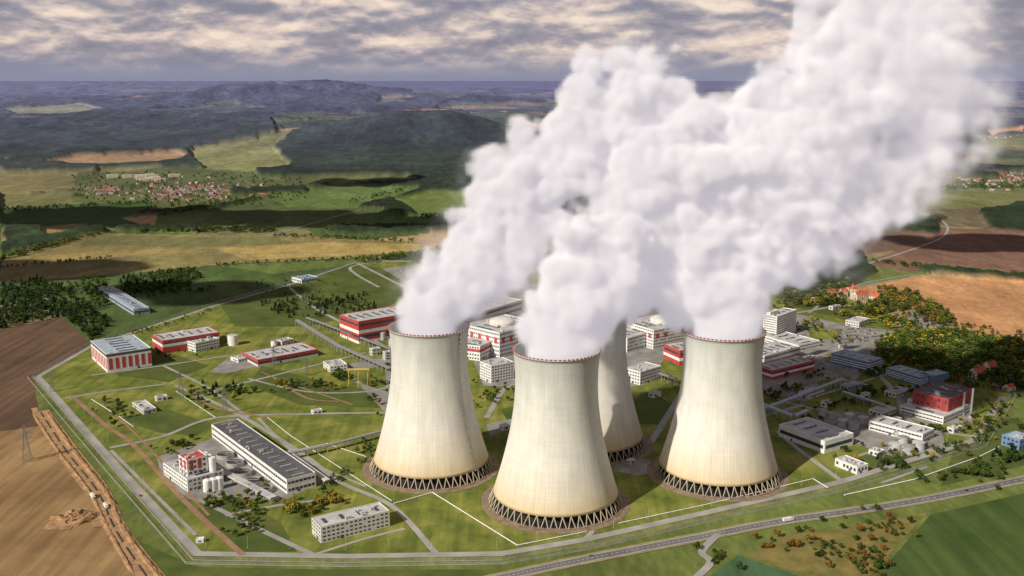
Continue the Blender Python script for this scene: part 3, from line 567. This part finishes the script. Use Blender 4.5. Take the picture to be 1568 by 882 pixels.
def car_mesh(col,van=False):
    me=bpy.data.meshes.new('car'); V_=[];F_=[];M_=[]
    prof=[(-2.2,.35),(-2.2,.85),(-1.9,1.0),(-1.5,1.5),(.4,1.5),(1.1,.98),(2.1,.85),(2.2,.4)]
    for s in (-.88,.88):
        for x,z in prof: V_.append((x,s*(.86 if z>1.2 else 1),z))
    n=len(prof); F_.append(tuple(range(n)));M_.append(0);F_.append(tuple(range(n,2*n)));M_.append(0)
    for i in range(n): j=(i+1)%n; F_.append((i,j,n+j,n+i)); M_.append(1 if i in(2,4) else 0)
    for s in (-.89,.89):
        k=len(V_); V_+=[(-1.55,s,1.0),(-1.35,s*.9,1.42),(.35,s*.9,1.42),(.9,s,1.0)]; F_.append((k,k+1,k+2,k+3)); M_.append(1)
    for x in (-1.35,1.35):
        for s in (-.92,.72):
            k=len(V_)
            for i in range(10):
                a=2*math.pi*i/10; V_+=[(x+.33*math.cos(a),s,.33+.33*math.sin(a)),(x+.33*math.cos(a),s+.2,.33+.33*math.sin(a))]
            for i in range(10): j=(i+1)%10; F_.append((k+2*i,k+2*j,k+2*j+1,k+2*i+1)); M_.append(2)
            F_.append(tuple(k+2*i for i in range(10)));M_.append(2);F_.append(tuple(k+2*i+1 for i in range(10)));M_.append(2)
    me.from_pydata(V_,[],F_)
    for m_ in (mat('car_paint_'+col[0],col[1],rough=.3,var=.03),glass,rubber): me.materials.append(m_)
    me.polygons.foreach_set('material_index',M_); return me
cms=[car_mesh(c) for c in (('white',(.7,.7,.7)),('silver',(.4,.41,.43)),('black',(.02,.02,.025)),('red',(.4,.03,.03)),('blue',(.04,.09,.3)),('grey',(.15,.15,.16)))]
def cars(o,a,b_,rows,cols,skip=.25):
    k=G(*o); ex=(G(*a)-k);ey=(G(*b_)-k); ang=math.atan2(ey.y,ey.x)
    for i in range(rows):
        for j in range(cols):
            if random.random()<skip: continue
            ob=bpy.data.objects.new('parked_car',random.choice(cms)); p_=k+ex*(j/max(1,cols-1))+ey*(i/max(1,rows-1)); ob.rotation_euler[2]=ang+random.choice([0,math.pi]); ob.location=(p_.x,p_.y,.2); link(ob)
cars((1290,526),(1355,520),(1262,508),5,18,.15); cars((1385,492),(1430,490),(1392,482),2,10,.4); cars((1240,600),(1300,585),(1232,590),2,10,.3); cars((1180,612),(1220,605),(1178,600),2,6,.4); cars((612,425),(660,432),(602,414),4,16,.2); cars((1450,655),(1490,645),(1445,650),1,7,.3); cars((1250,560),(1270,552),(1240,553),2,6,.3); cars((1225,515),(1250,510),(1215,500),3,7,.3)
def truck(u,v,u2,v2,name='lorry'):
    P=Parts(name); k=G(u,v)+ZV*.2; d=(G(u2,v2)-G(u,v)).normalized(); s=Vector((-d.y,d.x,0))
    P('cargo_box',white).box(k-s*1.25+ZV*1.1,d*9,s*2.5,ZV*2.9); P('cab',mat('cab_paint',(.5,.5,.52))).box(k+d*9.5-s*1.2+ZV*.8,d*2.2,s*2.4,ZV*2.3); P('windscreen',glass).box(k+d*11.7-s*1.+ZV*1.9,d*.06,s*2.,ZV*.9); P('chassis',dark).box(k-s*.5+ZV*.7,d*11,s*1.,ZV*.38)
    for x in (1.2,2.6,8,10.6):
        for o in (-1.2,.9): P('wheels',rubber).tube(k+d*x+s*o+ZV*.5,k+d*x+s*(o+.3)+ZV*.5,.5,12)
    P.done()
truck(1199,800,1210,798); truck(140,760,150,772); truck(160,775,172,790)
for (u,v,u2,v2) in ((1330,779,1340,777),(905,852,915,850),(1480,752,1490,750),(215,760,225,770)):
    ob=bpy.data.objects.new('car',random.choice(cms)); q=G(u,v); d=G(u2,v2)-q; ob.location=q+ZV*.2; ob.rotation_euler[2]=math.atan2(d.y,d.x); link(ob)
# ---------------- trees ----------------
fol=colmat('foliage',[.3],.25,True)
def tree_arr(kind,nl,seed):
    r=np.random.default_rng(seed); v=[];f=[];c=[]
    base={'g':(.05,.082,.018),'l':(.09,.115,.022),'y':(.28,.22,.03),'o':(.20,.11,.025),'c':(.018,.04,.018)}[kind]
    h=10.
    def tb(a,b,ra,rb,n=4):
        a=Vector(a);b=Vector(b);d=(b-a).normalized();x=d.orthogonal().normalized();y=d.cross(x);k=len(v)
        for i in range(n):
            t=2*math.pi*i/n;o=x*math.cos(t)+y*math.sin(t);v.append(tuple(a+o*ra));v.append(tuple(b+o*rb));c.extend([(.05,.035,.025)]*2)
        for i in range(n): j=(i+1)%n; f.append((k+2*i,k+2*j,k+2*j+1,k+2*i+1))
    tb((0,0,-.3),(0,0,h*.7),.28,.09)
    cl=[]
    if kind=='c':
        for i in range(nl):
            t=r.random()**.7; z=h*(.12+.88*(1-t)); rr=2.3*t*(.5+.5*r.random())+.1; a=r.random()*6.28; cl.append((rr*math.cos(a),rr*math.sin(a),z-(rr*.25),.5+.3*t))
    else:
        nc=9; cs_=[]
        for i in range(nc):
            a=r.random()*6.28; rr=r.uniform(.6,2.6); z=r.uniform(.38,.86)*h; rr*=(1.1-abs(z/h-.55)); cs_.append((rr*math.cos(a),rr*math.sin(a),z,r.uniform(1.1,1.9))); tb((0,0,h*.3),(rr*math.cos(a)*.8,rr*math.sin(a)*.8,z*.95),.1,.04,3)
        for i in range(nl):
            q=cs_[r.integers(nc)]; d=r.normal(size=3); d/=np.linalg.norm(d); R=q[3]*(.6+.5*r.random()); cl.append((q[0]+d[0]*R,q[1]+d[1]*R,q[2]+d[2]*R*.85,.55))
    for (x,y,z,s) in cl:
        n_=r.normal(size=3); n_[2]=abs(n_[2])+.3; n_/=np.linalg.norm(n_); t=np.cross(n_,r.normal(size=3)); t/=np.linalg.norm(t); bt=np.cross(n_,t); s2=s*r.uniform(.7,1.3); k=len(v)
        for (a,b_) in ((-1,-.6),(1,-.8),(.8,1),(-.9,.8)): v.append(tuple(np.array((x,y,z))+t*a*s2+bt*b_*s2)); 
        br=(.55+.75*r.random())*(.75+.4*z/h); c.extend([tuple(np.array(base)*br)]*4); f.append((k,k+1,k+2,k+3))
    return np.array(v),np.array(f),np.array(c)
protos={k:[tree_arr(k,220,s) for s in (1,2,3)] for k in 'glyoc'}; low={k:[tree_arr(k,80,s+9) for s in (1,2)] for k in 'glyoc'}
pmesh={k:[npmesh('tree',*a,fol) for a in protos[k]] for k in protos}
def trees(cx,cy,n,sx,sy,kinds='ggly',hs=(5,9)):
    for i in range(n):
        k=random.choice(kinds); o=bpy.data.objects.new({'c':'conifer_tree','y':'autumn_tree','o':'autumn_tree'}.get(k,'deciduous_tree'),random.choice(pmesh[k])); s=random.uniform(*hs)/10
        o.location=G(random.gauss(cx,sx),random.gauss(cy,sy)); o.scale=(s*random.uniform(1,1.3),s*random.uniform(1,1.3),s); o.rotation_euler[2]=random.uniform(0,6.3); link(o)
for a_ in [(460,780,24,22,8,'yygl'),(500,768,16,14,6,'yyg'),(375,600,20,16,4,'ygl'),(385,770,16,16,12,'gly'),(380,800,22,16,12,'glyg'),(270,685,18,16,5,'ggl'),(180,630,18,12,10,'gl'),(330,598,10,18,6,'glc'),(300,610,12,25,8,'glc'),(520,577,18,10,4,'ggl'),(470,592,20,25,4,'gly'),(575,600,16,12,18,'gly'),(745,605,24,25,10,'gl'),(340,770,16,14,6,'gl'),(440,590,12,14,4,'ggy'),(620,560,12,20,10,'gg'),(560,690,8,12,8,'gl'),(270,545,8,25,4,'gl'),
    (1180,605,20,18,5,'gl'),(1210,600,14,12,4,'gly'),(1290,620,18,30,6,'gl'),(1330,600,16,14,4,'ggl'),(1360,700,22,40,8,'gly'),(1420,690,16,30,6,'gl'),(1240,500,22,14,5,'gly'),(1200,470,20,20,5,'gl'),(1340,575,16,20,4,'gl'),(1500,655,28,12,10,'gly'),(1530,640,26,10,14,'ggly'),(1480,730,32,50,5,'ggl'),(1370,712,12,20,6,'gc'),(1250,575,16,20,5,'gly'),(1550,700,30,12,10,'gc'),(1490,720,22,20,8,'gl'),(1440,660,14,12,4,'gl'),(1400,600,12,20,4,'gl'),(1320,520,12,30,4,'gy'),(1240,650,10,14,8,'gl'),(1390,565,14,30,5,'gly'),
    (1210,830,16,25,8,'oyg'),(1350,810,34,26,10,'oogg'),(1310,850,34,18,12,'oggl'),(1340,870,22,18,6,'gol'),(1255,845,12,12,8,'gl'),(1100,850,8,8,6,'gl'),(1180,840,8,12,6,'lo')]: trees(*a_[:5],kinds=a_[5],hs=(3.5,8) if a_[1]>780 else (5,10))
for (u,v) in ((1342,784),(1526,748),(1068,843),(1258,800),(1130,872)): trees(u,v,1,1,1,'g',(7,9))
def mass(name,poly,n,kinds='ggl',hs=(9,16)):
    P_=np.array(poly,float); Vs=[];Fs=[];Cs=[];k=0; tries=0; cnt=0
    while cnt<n and tries<n*20:
        tries+=1; u=random.uniform(P_[:,0].min(),P_[:,0].max()); v=random.uniform(P_[:,1].min(),P_[:,1].max()); ins=False
        for i in range(len(P_)):
            x1,y1=P_[i];x2,y2=P_[(i+1)%len(P_)]
            if (y1>v)!=(y2>v) and u<(x2-x1)*(v-y1)/(y2-y1)+x1: ins=not ins
        if not ins: continue
        cnt+=1; kk=random.choice(kinds); a,f_,c_=random.choice(low[kk]); s=random.uniform(*hs)/10; th=random.uniform(0,6.3); q=G(u,v); ct,st=math.cos(th),math.sin(th)
        A=np.stack([(a[:,0]*ct-a[:,1]*st)*s*1.3+q.x,(a[:,0]*st+a[:,1]*ct)*s*1.3+q.y,a[:,2]*s+(0 if q.y<3000 else float(hills(np.array([q.x]),np.array([q.y]))[0]))],1); Vs.append(A);Fs.append(f_+k);Cs.append(c_*random.uniform(.7,1.4)); k+=len(a)
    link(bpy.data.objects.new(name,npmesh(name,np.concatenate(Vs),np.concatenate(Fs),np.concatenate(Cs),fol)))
mass('woodland',[(1335,545),(1350,522),(1400,506),(1500,515),(1600,530),(1600,600),(1545,595),(1490,582),(1400,562)],1200,'gggggggglllly',(8,15)); mass('woodland',[(0,435),(60,428),(100,440),(172,495),(140,523),(95,485),(0,505)],650,'ggc',(7,13))
mass('tree_row',[(100,432),(160,428),(170,470),(140,480)],60,'gl'); mass('tree_row',[(395,465),(560,450),(590,480),(440,490)],180,'ggc',(6,10)); mass('tree_row',[(360,440),(450,420),(520,430),(560,470),(480,465)],60,'gl',(5,9)); mass('woodland',[(1190,430),(1250,430),(1310,436),(1290,470),(1230,470),(1190,460)],240,'gglly')
mass('woodland',[(1345,440),(1400,450),(1450,480),(1470,500),(1440,500),(1400,480),(1340,465)],220,'ggllyo'); mass('tree_row',[(950,470),(1060,460),(1060,470),(960,480)],60,'gl'); mass('tree_row',[(150,527),(330,470),(330,476),(160,533)],50,'g',(4,7)); mass('tree_row',[(1270,482),(1350,480),(1480,530),(1480,545),(1350,500)],100,'gly')
mass('tree_row',[(1340,545),(1480,582),(1540,600),(1480,596),(1360,560)],130,'gglyo',(5,9)); mass('tree_row',[(500,740),(560,700),(565,706),(508,748)],12,'gl',(5,8)); mass('tree_row',[(215,350),(420,351),(420,357),(215,357)],200,'g',(9,15)); mass('tree_row',[(640,330),(740,334),(740,337),(640,334)],60,'gl'); mass('tree_row',[(540,400),(700,380),(700,386),(560,404)],80,'gl')
mass('tree_row',[(110,270),(460,270),(470,305),(420,315),(230,320),(110,305)],450,'gggl',(8,14)); mass('tree_row',[(1400,268),(1600,262),(1600,292),(1420,292)],250,'ggl',(8,14)); mass('tree_row',[(620,398),(700,392),(700,410),(640,408)],60,'ggl'); mass('tree_row',[(0,408),(200,391),(200,394),(0,412)],40,'g',(6,10)); mass('tree_row',[(1300,470),(1380,465),(1390,476),(1330,482)],60,'gly')
mass('tree_row',[(1220,445),(1600,520),(1600,535),(1500,512),(1380,500),(1240,460)],130,'gglyo',(6,11)); mass('tree_row',[(175,455),(330,440),(330,446),(180,462)],50,'g',(6,10)); mass('tree_row',[(520,310),(620,290),(622,294),(524,315)],40,'g',(8,12))
mass('tree_row',[(0,395),(140,357),(150,360),(0,402)],120,'ggl',(9,14)); mass('tree_row',[(420,360),(640,369),(640,373),(420,364)],60,'ggl',(7,12)); mass('tree_row',[(1250,355),(1440,330),(1450,336),(1260,360)],120,'ggl',(8,13)); mass('woodland',[(180,428),(240,418),(300,412),(310,425),(290,440),(190,452)],330,'gglc',(7,12))
mass('tree_row',[(500,347),(720,345),(720,352),(500,354)],260,'g',(9,14)); mass('tree_row',[(0,320),(230,309),(230,312),(0,325)],80,'g',(8,13)); mass('tree_row',[(240,325),(420,300),(422,304),(244,331)],70,'gl',(8,13)); mass('tree_row',[(330,405),(560,395),(560,398),(332,409)],50,'gl',(6,10)); mass('tree_row',[(1330,400),(1450,412),(1600,424),(1600,430),(1440,420)],160,'ggl',(8,13))
# ---------------- steam ----------------
vx=3.2; mn=np.array([-190.,860.,135.]); mx_=np.array([550.,1220.,530.]); N=((mx_-mn)/vx).astype(int)+1; mx_=mn+(N-1)*vx
gxs=[mn[i]+np.arange(N[i])*vx for i in range(3)]
sf=np.full(N,-60.,np.float32)
def blob(c,r):
    lo=[max(0,int((c[i]-r-45-mn[i])/vx)) for i in range(3)]; hi=[min(N[i],int((c[i]+r+45-mn[i])/vx)+1) for i in range(3)]
    if any(h<=l for h,l in zip(hi,lo)): return
    a=(gxs[0][lo[0]:hi[0]]-c[0])[:,None,None];b_=(gxs[1][lo[1]:hi[1]]-c[1])[None,:,None];d=(gxs[2][lo[2]:hi[2]]-c[2])[None,None,:]
    s=r-np.sqrt(a*a+b_*b_+d*d); v=sf[lo[0]:hi[0],lo[1]:hi[1],lo[2]:hi[2]]
    k=5.; m=np.maximum(v,s); v[...]=m+np.maximum(k-np.abs(v-s),0)**2/(4*k)
def path(K):
    K=[np.array(k,float) for k in K]; out=[]
    for i in range(len(K)-1):
        n=max(1,int(np.linalg.norm(K[i+1][:3]-K[i][:3])/14))
        for j in range(n): out.append(K[i]+(K[i+1]-K[i])*j/n)
    out.append(K[-1])
    for q in out:
        blob(q[:3]+rng.normal(size=3)*q[3]*.08,q[3]*.86)
        if q[2]>170:
            for _ in range(7):
                d=rng.normal(size=3); d/=np.linalg.norm(d); blob(q[:3]+d*q[3]*.78,q[3]*rng.uniform(.22,.44))
def px(l,y0,y1,start):
    o=[start]; n=len(l)
    for i,(u,v,r) in enumerate(l): y=y0+(y1-y0)*(i+1)/n; q=S(u,v,y); o.append((q[0],q[1],q[2],r*y/1524))
    return o
path(px([(659,472,56),(686,440,66),(728,400,82),(768,355,90),(796,312,88),(828,280,78),(862,262,70),(905,240,74),(948,190,76),(966,135,74),(978,105,50)],1013,1060,(-87,1013,150,38)))
path(px([(855,508,68),(882,470,84),(912,420,90),(935,375,78),(965,330,70),(1010,290,92),(1060,250,95)],923,1010,(43,923,150,38)))
path(px([(925,470,62),(960,420,70),(1000,370,84),(1040,300,104),(1100,260,104),(1160,225,94)],1084,1100,(88,1084,150,38)))
path(px([(1102,470,68),(1106,430,86),(1120,380,108),(1145,320,120),(1185,265,120),(1235,210,112),(1285,150,106),(1335,100,108),(1400,65,102),(1430,30,86)],994,1060,(218,994,150,38)))
path(px([(1010,195,66),(1055,240,78),(1100,240,70),(1150,232,70),(1190,208,64)],1060,1060,(*S(970,165,1060),38)))
path(px([(1300,50,76),(1360,15,82),(1420,110,104),(1450,180,88),(1410,235,74),(1340,265,84),(1280,315,84),(1225,375,74)],1060,1040,(*S(1270,110,1050),44)))
path(px([(1035,430,62),(1045,380,76),(1055,330,84)],1010,1030,(*S(1040,465,1010),32)))
path(px([(960,300,74),(930,330,54)],1050,1040,(*S(1000,260,1050),48)))
sf0=sf.copy()
def lat(sp,seed):
    r=np.random.default_rng(seed); n=[int(N[i]*vx/sp)+3 for i in range(3)]; L=r.random(n).astype(np.float32)*2-1
    for ax in range(3):
        t=np.arange(N[ax])*vx/sp; i=t.astype(int); f=(t-i); f=f*f*(3-2*f); sh=[1,1,1]; sh[ax]=-1; f=f.reshape(sh).astype(np.float32)
        L=np.take(L,i,axis=ax)*(1-f)+np.take(L,i+1,axis=ax)*f
    return L
zz=gxs[2][None,None,:]; grow=np.clip((zz-158)/110,.12,1).astype(np.float32)
ns=32*(np.abs(lat(62,1))-.38)+22*(np.abs(lat(33,2))-.38)+15*(np.abs(lat(17,3))-.38)+9*lat(9,4)
sf=sf+ns*grow
far=np.clip((gxs[0][:,None,None]-240)/200,0,1)*np.clip((zz-190)/120,0,1)
soft=6+30*far+7*np.clip((zz-190)/130,0,1)
wisp=np.clip(.72+.75*lat(40,8)+.5*lat(18,9),0.08,1)
dens=np.clip(sf/soft,0,1)**1.2*(1-far*.65*(1-wisp))
mist=np.clip((sf+20)/26,0,1)*.06*np.clip(lat(34,12)+.5*lat(15,13)+.35,0,1)*np.clip((zz-165)/50,0,1); dens=np.maximum(dens,mist)
hull=sf0>-14
dens=np.where(hull,np.maximum(dens,.0013),0)
for ax in range(3):
    a=[slice(None)]*3; a[ax]=0; dens[tuple(a)]=0; a[ax]=-1; dens[tuple(a)]=0
nt_=int(np.prod(N)); me=bpy.data.meshes.new('steam_plume'); me.vertices.add(nt_)
co=np.zeros((nt_,3),np.float32); co[:]=mn; co[1::2]=mx_; me.vertices.foreach_set('co',co.ravel())
at=me.attributes.new('dens','FLOAT','POINT'); at.data.foreach_set('value',dens.transpose(2,1,0).astype(np.float32).ravel())
so=link(bpy.data.objects.new('steam_plume',me))
sm=bpy.data.materials.new('steam'); sm.use_nodes=True; n=sm.node_tree.nodes; l=sm.node_tree.links; n.clear()
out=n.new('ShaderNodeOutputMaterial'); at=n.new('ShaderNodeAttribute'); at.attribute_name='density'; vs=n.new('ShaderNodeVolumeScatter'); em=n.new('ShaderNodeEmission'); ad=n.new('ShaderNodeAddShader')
DS=.12
m1=n.new('ShaderNodeMath'); m1.operation='MULTIPLY'; m1.inputs[1].default_value=DS; l.new(at.outputs['Fac'],m1.inputs[0]); l.new(m1.outputs[0],vs.inputs['Density'])
m2=n.new('ShaderNodeMath'); m2.operation='MULTIPLY'; m2.inputs[1].default_value=DS*.28; l.new(at.outputs['Fac'],m2.inputs[0]); l.new(m2.outputs[0],em.inputs['Strength'])  # added glow: emission stands in for light scattered repeatedly inside the steam
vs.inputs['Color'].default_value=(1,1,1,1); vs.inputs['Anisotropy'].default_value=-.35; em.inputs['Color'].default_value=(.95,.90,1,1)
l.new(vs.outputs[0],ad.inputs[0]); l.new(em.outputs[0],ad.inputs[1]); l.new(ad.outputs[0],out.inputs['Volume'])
try: sm.cycles.volume_step_rate=2.5
except Exception: pass
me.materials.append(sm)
ng=bpy.data.node_groups.new('steam_volume','GeometryNodeTree'); ng.interface.new_socket('Geometry',in_out='INPUT',socket_type='NodeSocketGeometry'); ng.interface.new_socket('Geometry',in_out='OUTPUT',socket_type='NodeSocketGeometry')
n=ng.nodes; l=ng.links; gi=n.new('NodeGroupInput'); go=n.new('NodeGroupOutput'); vc=n.new('GeometryNodeVolumeCube'); si=n.new('GeometryNodeSampleIndex'); si.data_type='FLOAT'; si.domain='POINT'
na_=n.new('GeometryNodeInputNamedAttribute'); na_.data_type='FLOAT'; na_.inputs['Name'].default_value='dens'; ps=n.new('GeometryNodeInputPosition')
sb=n.new('ShaderNodeVectorMath'); sb.operation='SUBTRACT'; sb.inputs[1].default_value=tuple(mn-vx*.5); l.new(ps.outputs[0],sb.inputs[0])
sc=n.new('ShaderNodeVectorMath'); sc.operation='SCALE'; sc.inputs['Scale'].default_value=1/vx; l.new(sb.outputs[0],sc.inputs[0]); fl=n.new('ShaderNodeVectorMath'); fl.operation='FLOOR'; l.new(sc.outputs[0],fl.inputs[0])
dt=n.new('ShaderNodeVectorMath'); dt.operation='DOT_PRODUCT'; dt.inputs[1].default_value=(1,float(N[0]),float(N[0]*N[1])); l.new(fl.outputs[0],dt.inputs[0])
l.new(gi.outputs[0],si.inputs['Geometry']); l.new(na_.outputs[0],si.inputs['Value']); l.new(dt.outputs['Value'],si.inputs['Index'])
l.new(si.outputs[0],vc.inputs['Density']); vc.inputs['Min'].default_value=tuple(mn); vc.inputs['Max'].default_value=tuple(mx_)
for a_,i in (('X',0),('Y',1),('Z',2)): vc.inputs['Resolution '+a_].default_value=int(N[i])
st=n.new('GeometryNodeSetMaterial'); st.inputs['Material'].default_value=sm; l.new(vc.outputs[0],st.inputs[0]); l.new(st.outputs[0],go.inputs[0])
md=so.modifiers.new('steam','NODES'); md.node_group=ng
# ---------------- clouds (cumulus overhead; they throw the cloud shadows on the land) ----------------
cm=mat('cloud_white',(.8,.8,.82),var=.05,scale=.002)
bpy.ops.mesh.primitive_ico_sphere_add(subdivisions=3,radius=1); ic=bpy.context.object; icv=np.array([v.co[:] for v in ic.data.vertices]); icf=np.array([p.vertices[:] for p in ic.data.polygons]); bpy.data.objects.remove(ic)
CZ=1500.; off=CZ/math.tan(EL)
def cloud(u,v,rx,ry,n,seed):
    g=G(u,v); c=np.array([g.x-math.sin(AZ)*off,g.y-math.cos(AZ)*off,CZ]); r=np.random.default_rng(seed); Vs=[];Fs=[];k=0
    for i in range(n):
        a=r.random()*6.28; q=math.sqrt(r.random()); s=r.uniform(50,150)*(1.15-.6*q); p=c+np.array([math.cos(a)*q*rx,math.sin(a)*q*ry,0])
        w=icv*(1+.25*(vn(icv[:,0]*3+seed+i,icv[:,1]*3+icv[:,2]*2,seed)[:,None]-.5))*s; w[:,2]*=.55; w[:,2]=np.maximum(w[:,2],-s*.15)
        Vs.append(w+p);Fs.append(icf+k);k+=len(icv)
    link(bpy.data.objects.new('cloud',npmesh('cloud',np.concatenate(Vs),np.concatenate(Fs),None,cm,True)))
cloud(120,332,520,200,40,1); cloud(430,335,440,150,32,2); cloud(620,342,240,90,14,3); cloud(70,412,160,50,9,4); cloud(330,446,170,55,10,5); cloud(1500,372,240,90,12,6); cloud(560,280,300,130,14,11)
# ---------------- light & sky ----------------
ld=Vector((math.sin(AZ)*math.cos(EL),math.cos(AZ)*math.cos(EL),-math.sin(EL)))
sun=bpy.data.lights.new('sun','SUN'); sun.energy=5.0; sun.angle=math.radians(.5); sun.color=(1,.92,.80); so_=link(bpy.data.objects.new('sun',sun)); so_.rotation_euler=ld.to_track_quat('-Z','Y').to_euler()
wd=bpy.data.worlds.new('World'); scene.world=wd; wd.use_nodes=True; n=wd.node_tree.nodes; l=wd.node_tree.links; n.clear()
ow=n.new('ShaderNodeOutputWorld'); b1=n.new('ShaderNodeBackground'); b2=n.new('ShaderNodeBackground'); mxs=n.new('ShaderNodeMixShader'); sky=n.new('ShaderNodeTexSky'); sky.sky_type='NISHITA'; sky.sun_disc=False; sky.sun_elevation=EL; sky.sun_rotation=AZ+math.pi
l.new(sky.outputs[0],b1.inputs[0]); b1.inputs[1].default_value=.07
tc=n.new('ShaderNodeTexCoord'); sx=n.new('ShaderNodeSeparateXYZ'); l.new(tc.outputs['Generated'],sx.inputs[0])
def cl_noise(dz,sc_,det,zs=2.7):
    mp=n.new('ShaderNodeMapping'); mp.inputs['Location'].default_value=(1.7,0,dz+1.1); mp.inputs['Scale'].default_value=(sc_,sc_,sc_*zs); l.new(tc.outputs['Generated'],mp.inputs[0])
    t=n.new('ShaderNodeTexNoise'); t.inputs['Scale'].default_value=1; t.inputs['Detail'].default_value=det; t.inputs['Roughness'].default_value=.54; t.inputs['Distortion'].default_value=.15; l.new(mp.outputs[0],t.inputs['Vector']); return t.outputs[0]
def M(op,a,b_=None,cl=False):
    k=n.new('ShaderNodeMath'); k.operation=op; k.use_clamp=cl
    for i,q in enumerate((a,b_)):
        if q is None: continue
        if isinstance(q,(int,float)): k.inputs[i].default_value=q
        else: l.new(q,k.inputs[i])
    return k.outputs[0]
nA=cl_noise(0,13,9); nB=cl_noise(.22,13,5); nC=cl_noise(3.3,4,3,3.5)
lit=M('MULTIPLY',M('SUBTRACT',nA,nB),3.0); val=M('ADD',M('ADD',nA,M('MULTIPLY',lit,.36)),M('MULTIPLY',M('SUBTRACT',nC,.5),.55))
rp=n.new('ShaderNodeValToRGB'); e=rp.color_ramp.elements; e[0].position=.28; e[0].color=(.25,.235,.31,1); e[1].position=.76; e[1].color=(.98,.80,.67,1); k=e.new(.43); k.color=(.36,.325,.38,1); k=e.new(.53); k.color=(.55,.46,.465,1); k=e.new(.63); k.color=(.78,.63,.56,1); l.new(val,rp.inputs[0])
hzf=n.new('ShaderNodeMapRange'); hzf.inputs[1].default_value=.0; hzf.inputs[2].default_value=.035; hzf.interpolation_type='SMOOTHSTEP'; l.new(sx.outputs[2],hzf.inputs[0])
mc=n.new('ShaderNodeMix'); mc.data_type='RGBA'; l.new(hzf.outputs[0],mc.inputs[0]); mc.inputs[6].default_value=(.27,.28,.40,1); l.new(rp.outputs[0],mc.inputs[7])
l.new(mc.outputs[2],b2.inputs[0]); dk=n.new('ShaderNodeMapRange'); dk.inputs[1].default_value=.1; dk.inputs[2].default_value=.45; dk.inputs[3].default_value=1.; dk.inputs[4].default_value=.36; l.new(sx.outputs[2],dk.inputs[0]); l.new(dk.outputs[0],b2.inputs[1]); mxs.inputs[0].default_value=.88; l.new(b1.outputs[0],mxs.inputs[1]); l.new(b2.outputs[0],mxs.inputs[2]); l.new(mxs.outputs[0],ow.inputs[0])
# ---------------- camera ----------------
cam=bpy.data.cameras.new('camera'); co_=link(bpy.data.objects.new('camera',cam)); co_.location=(0,0,H); co_.rotation_euler=(math.pi/2-PIT,0,0); cam.sensor_width=36; cam.lens=36*F/1568.; cam.clip_start=1; cam.clip_end=500000
scene.camera=co_
scene.view_settings.view_transform='Standard'
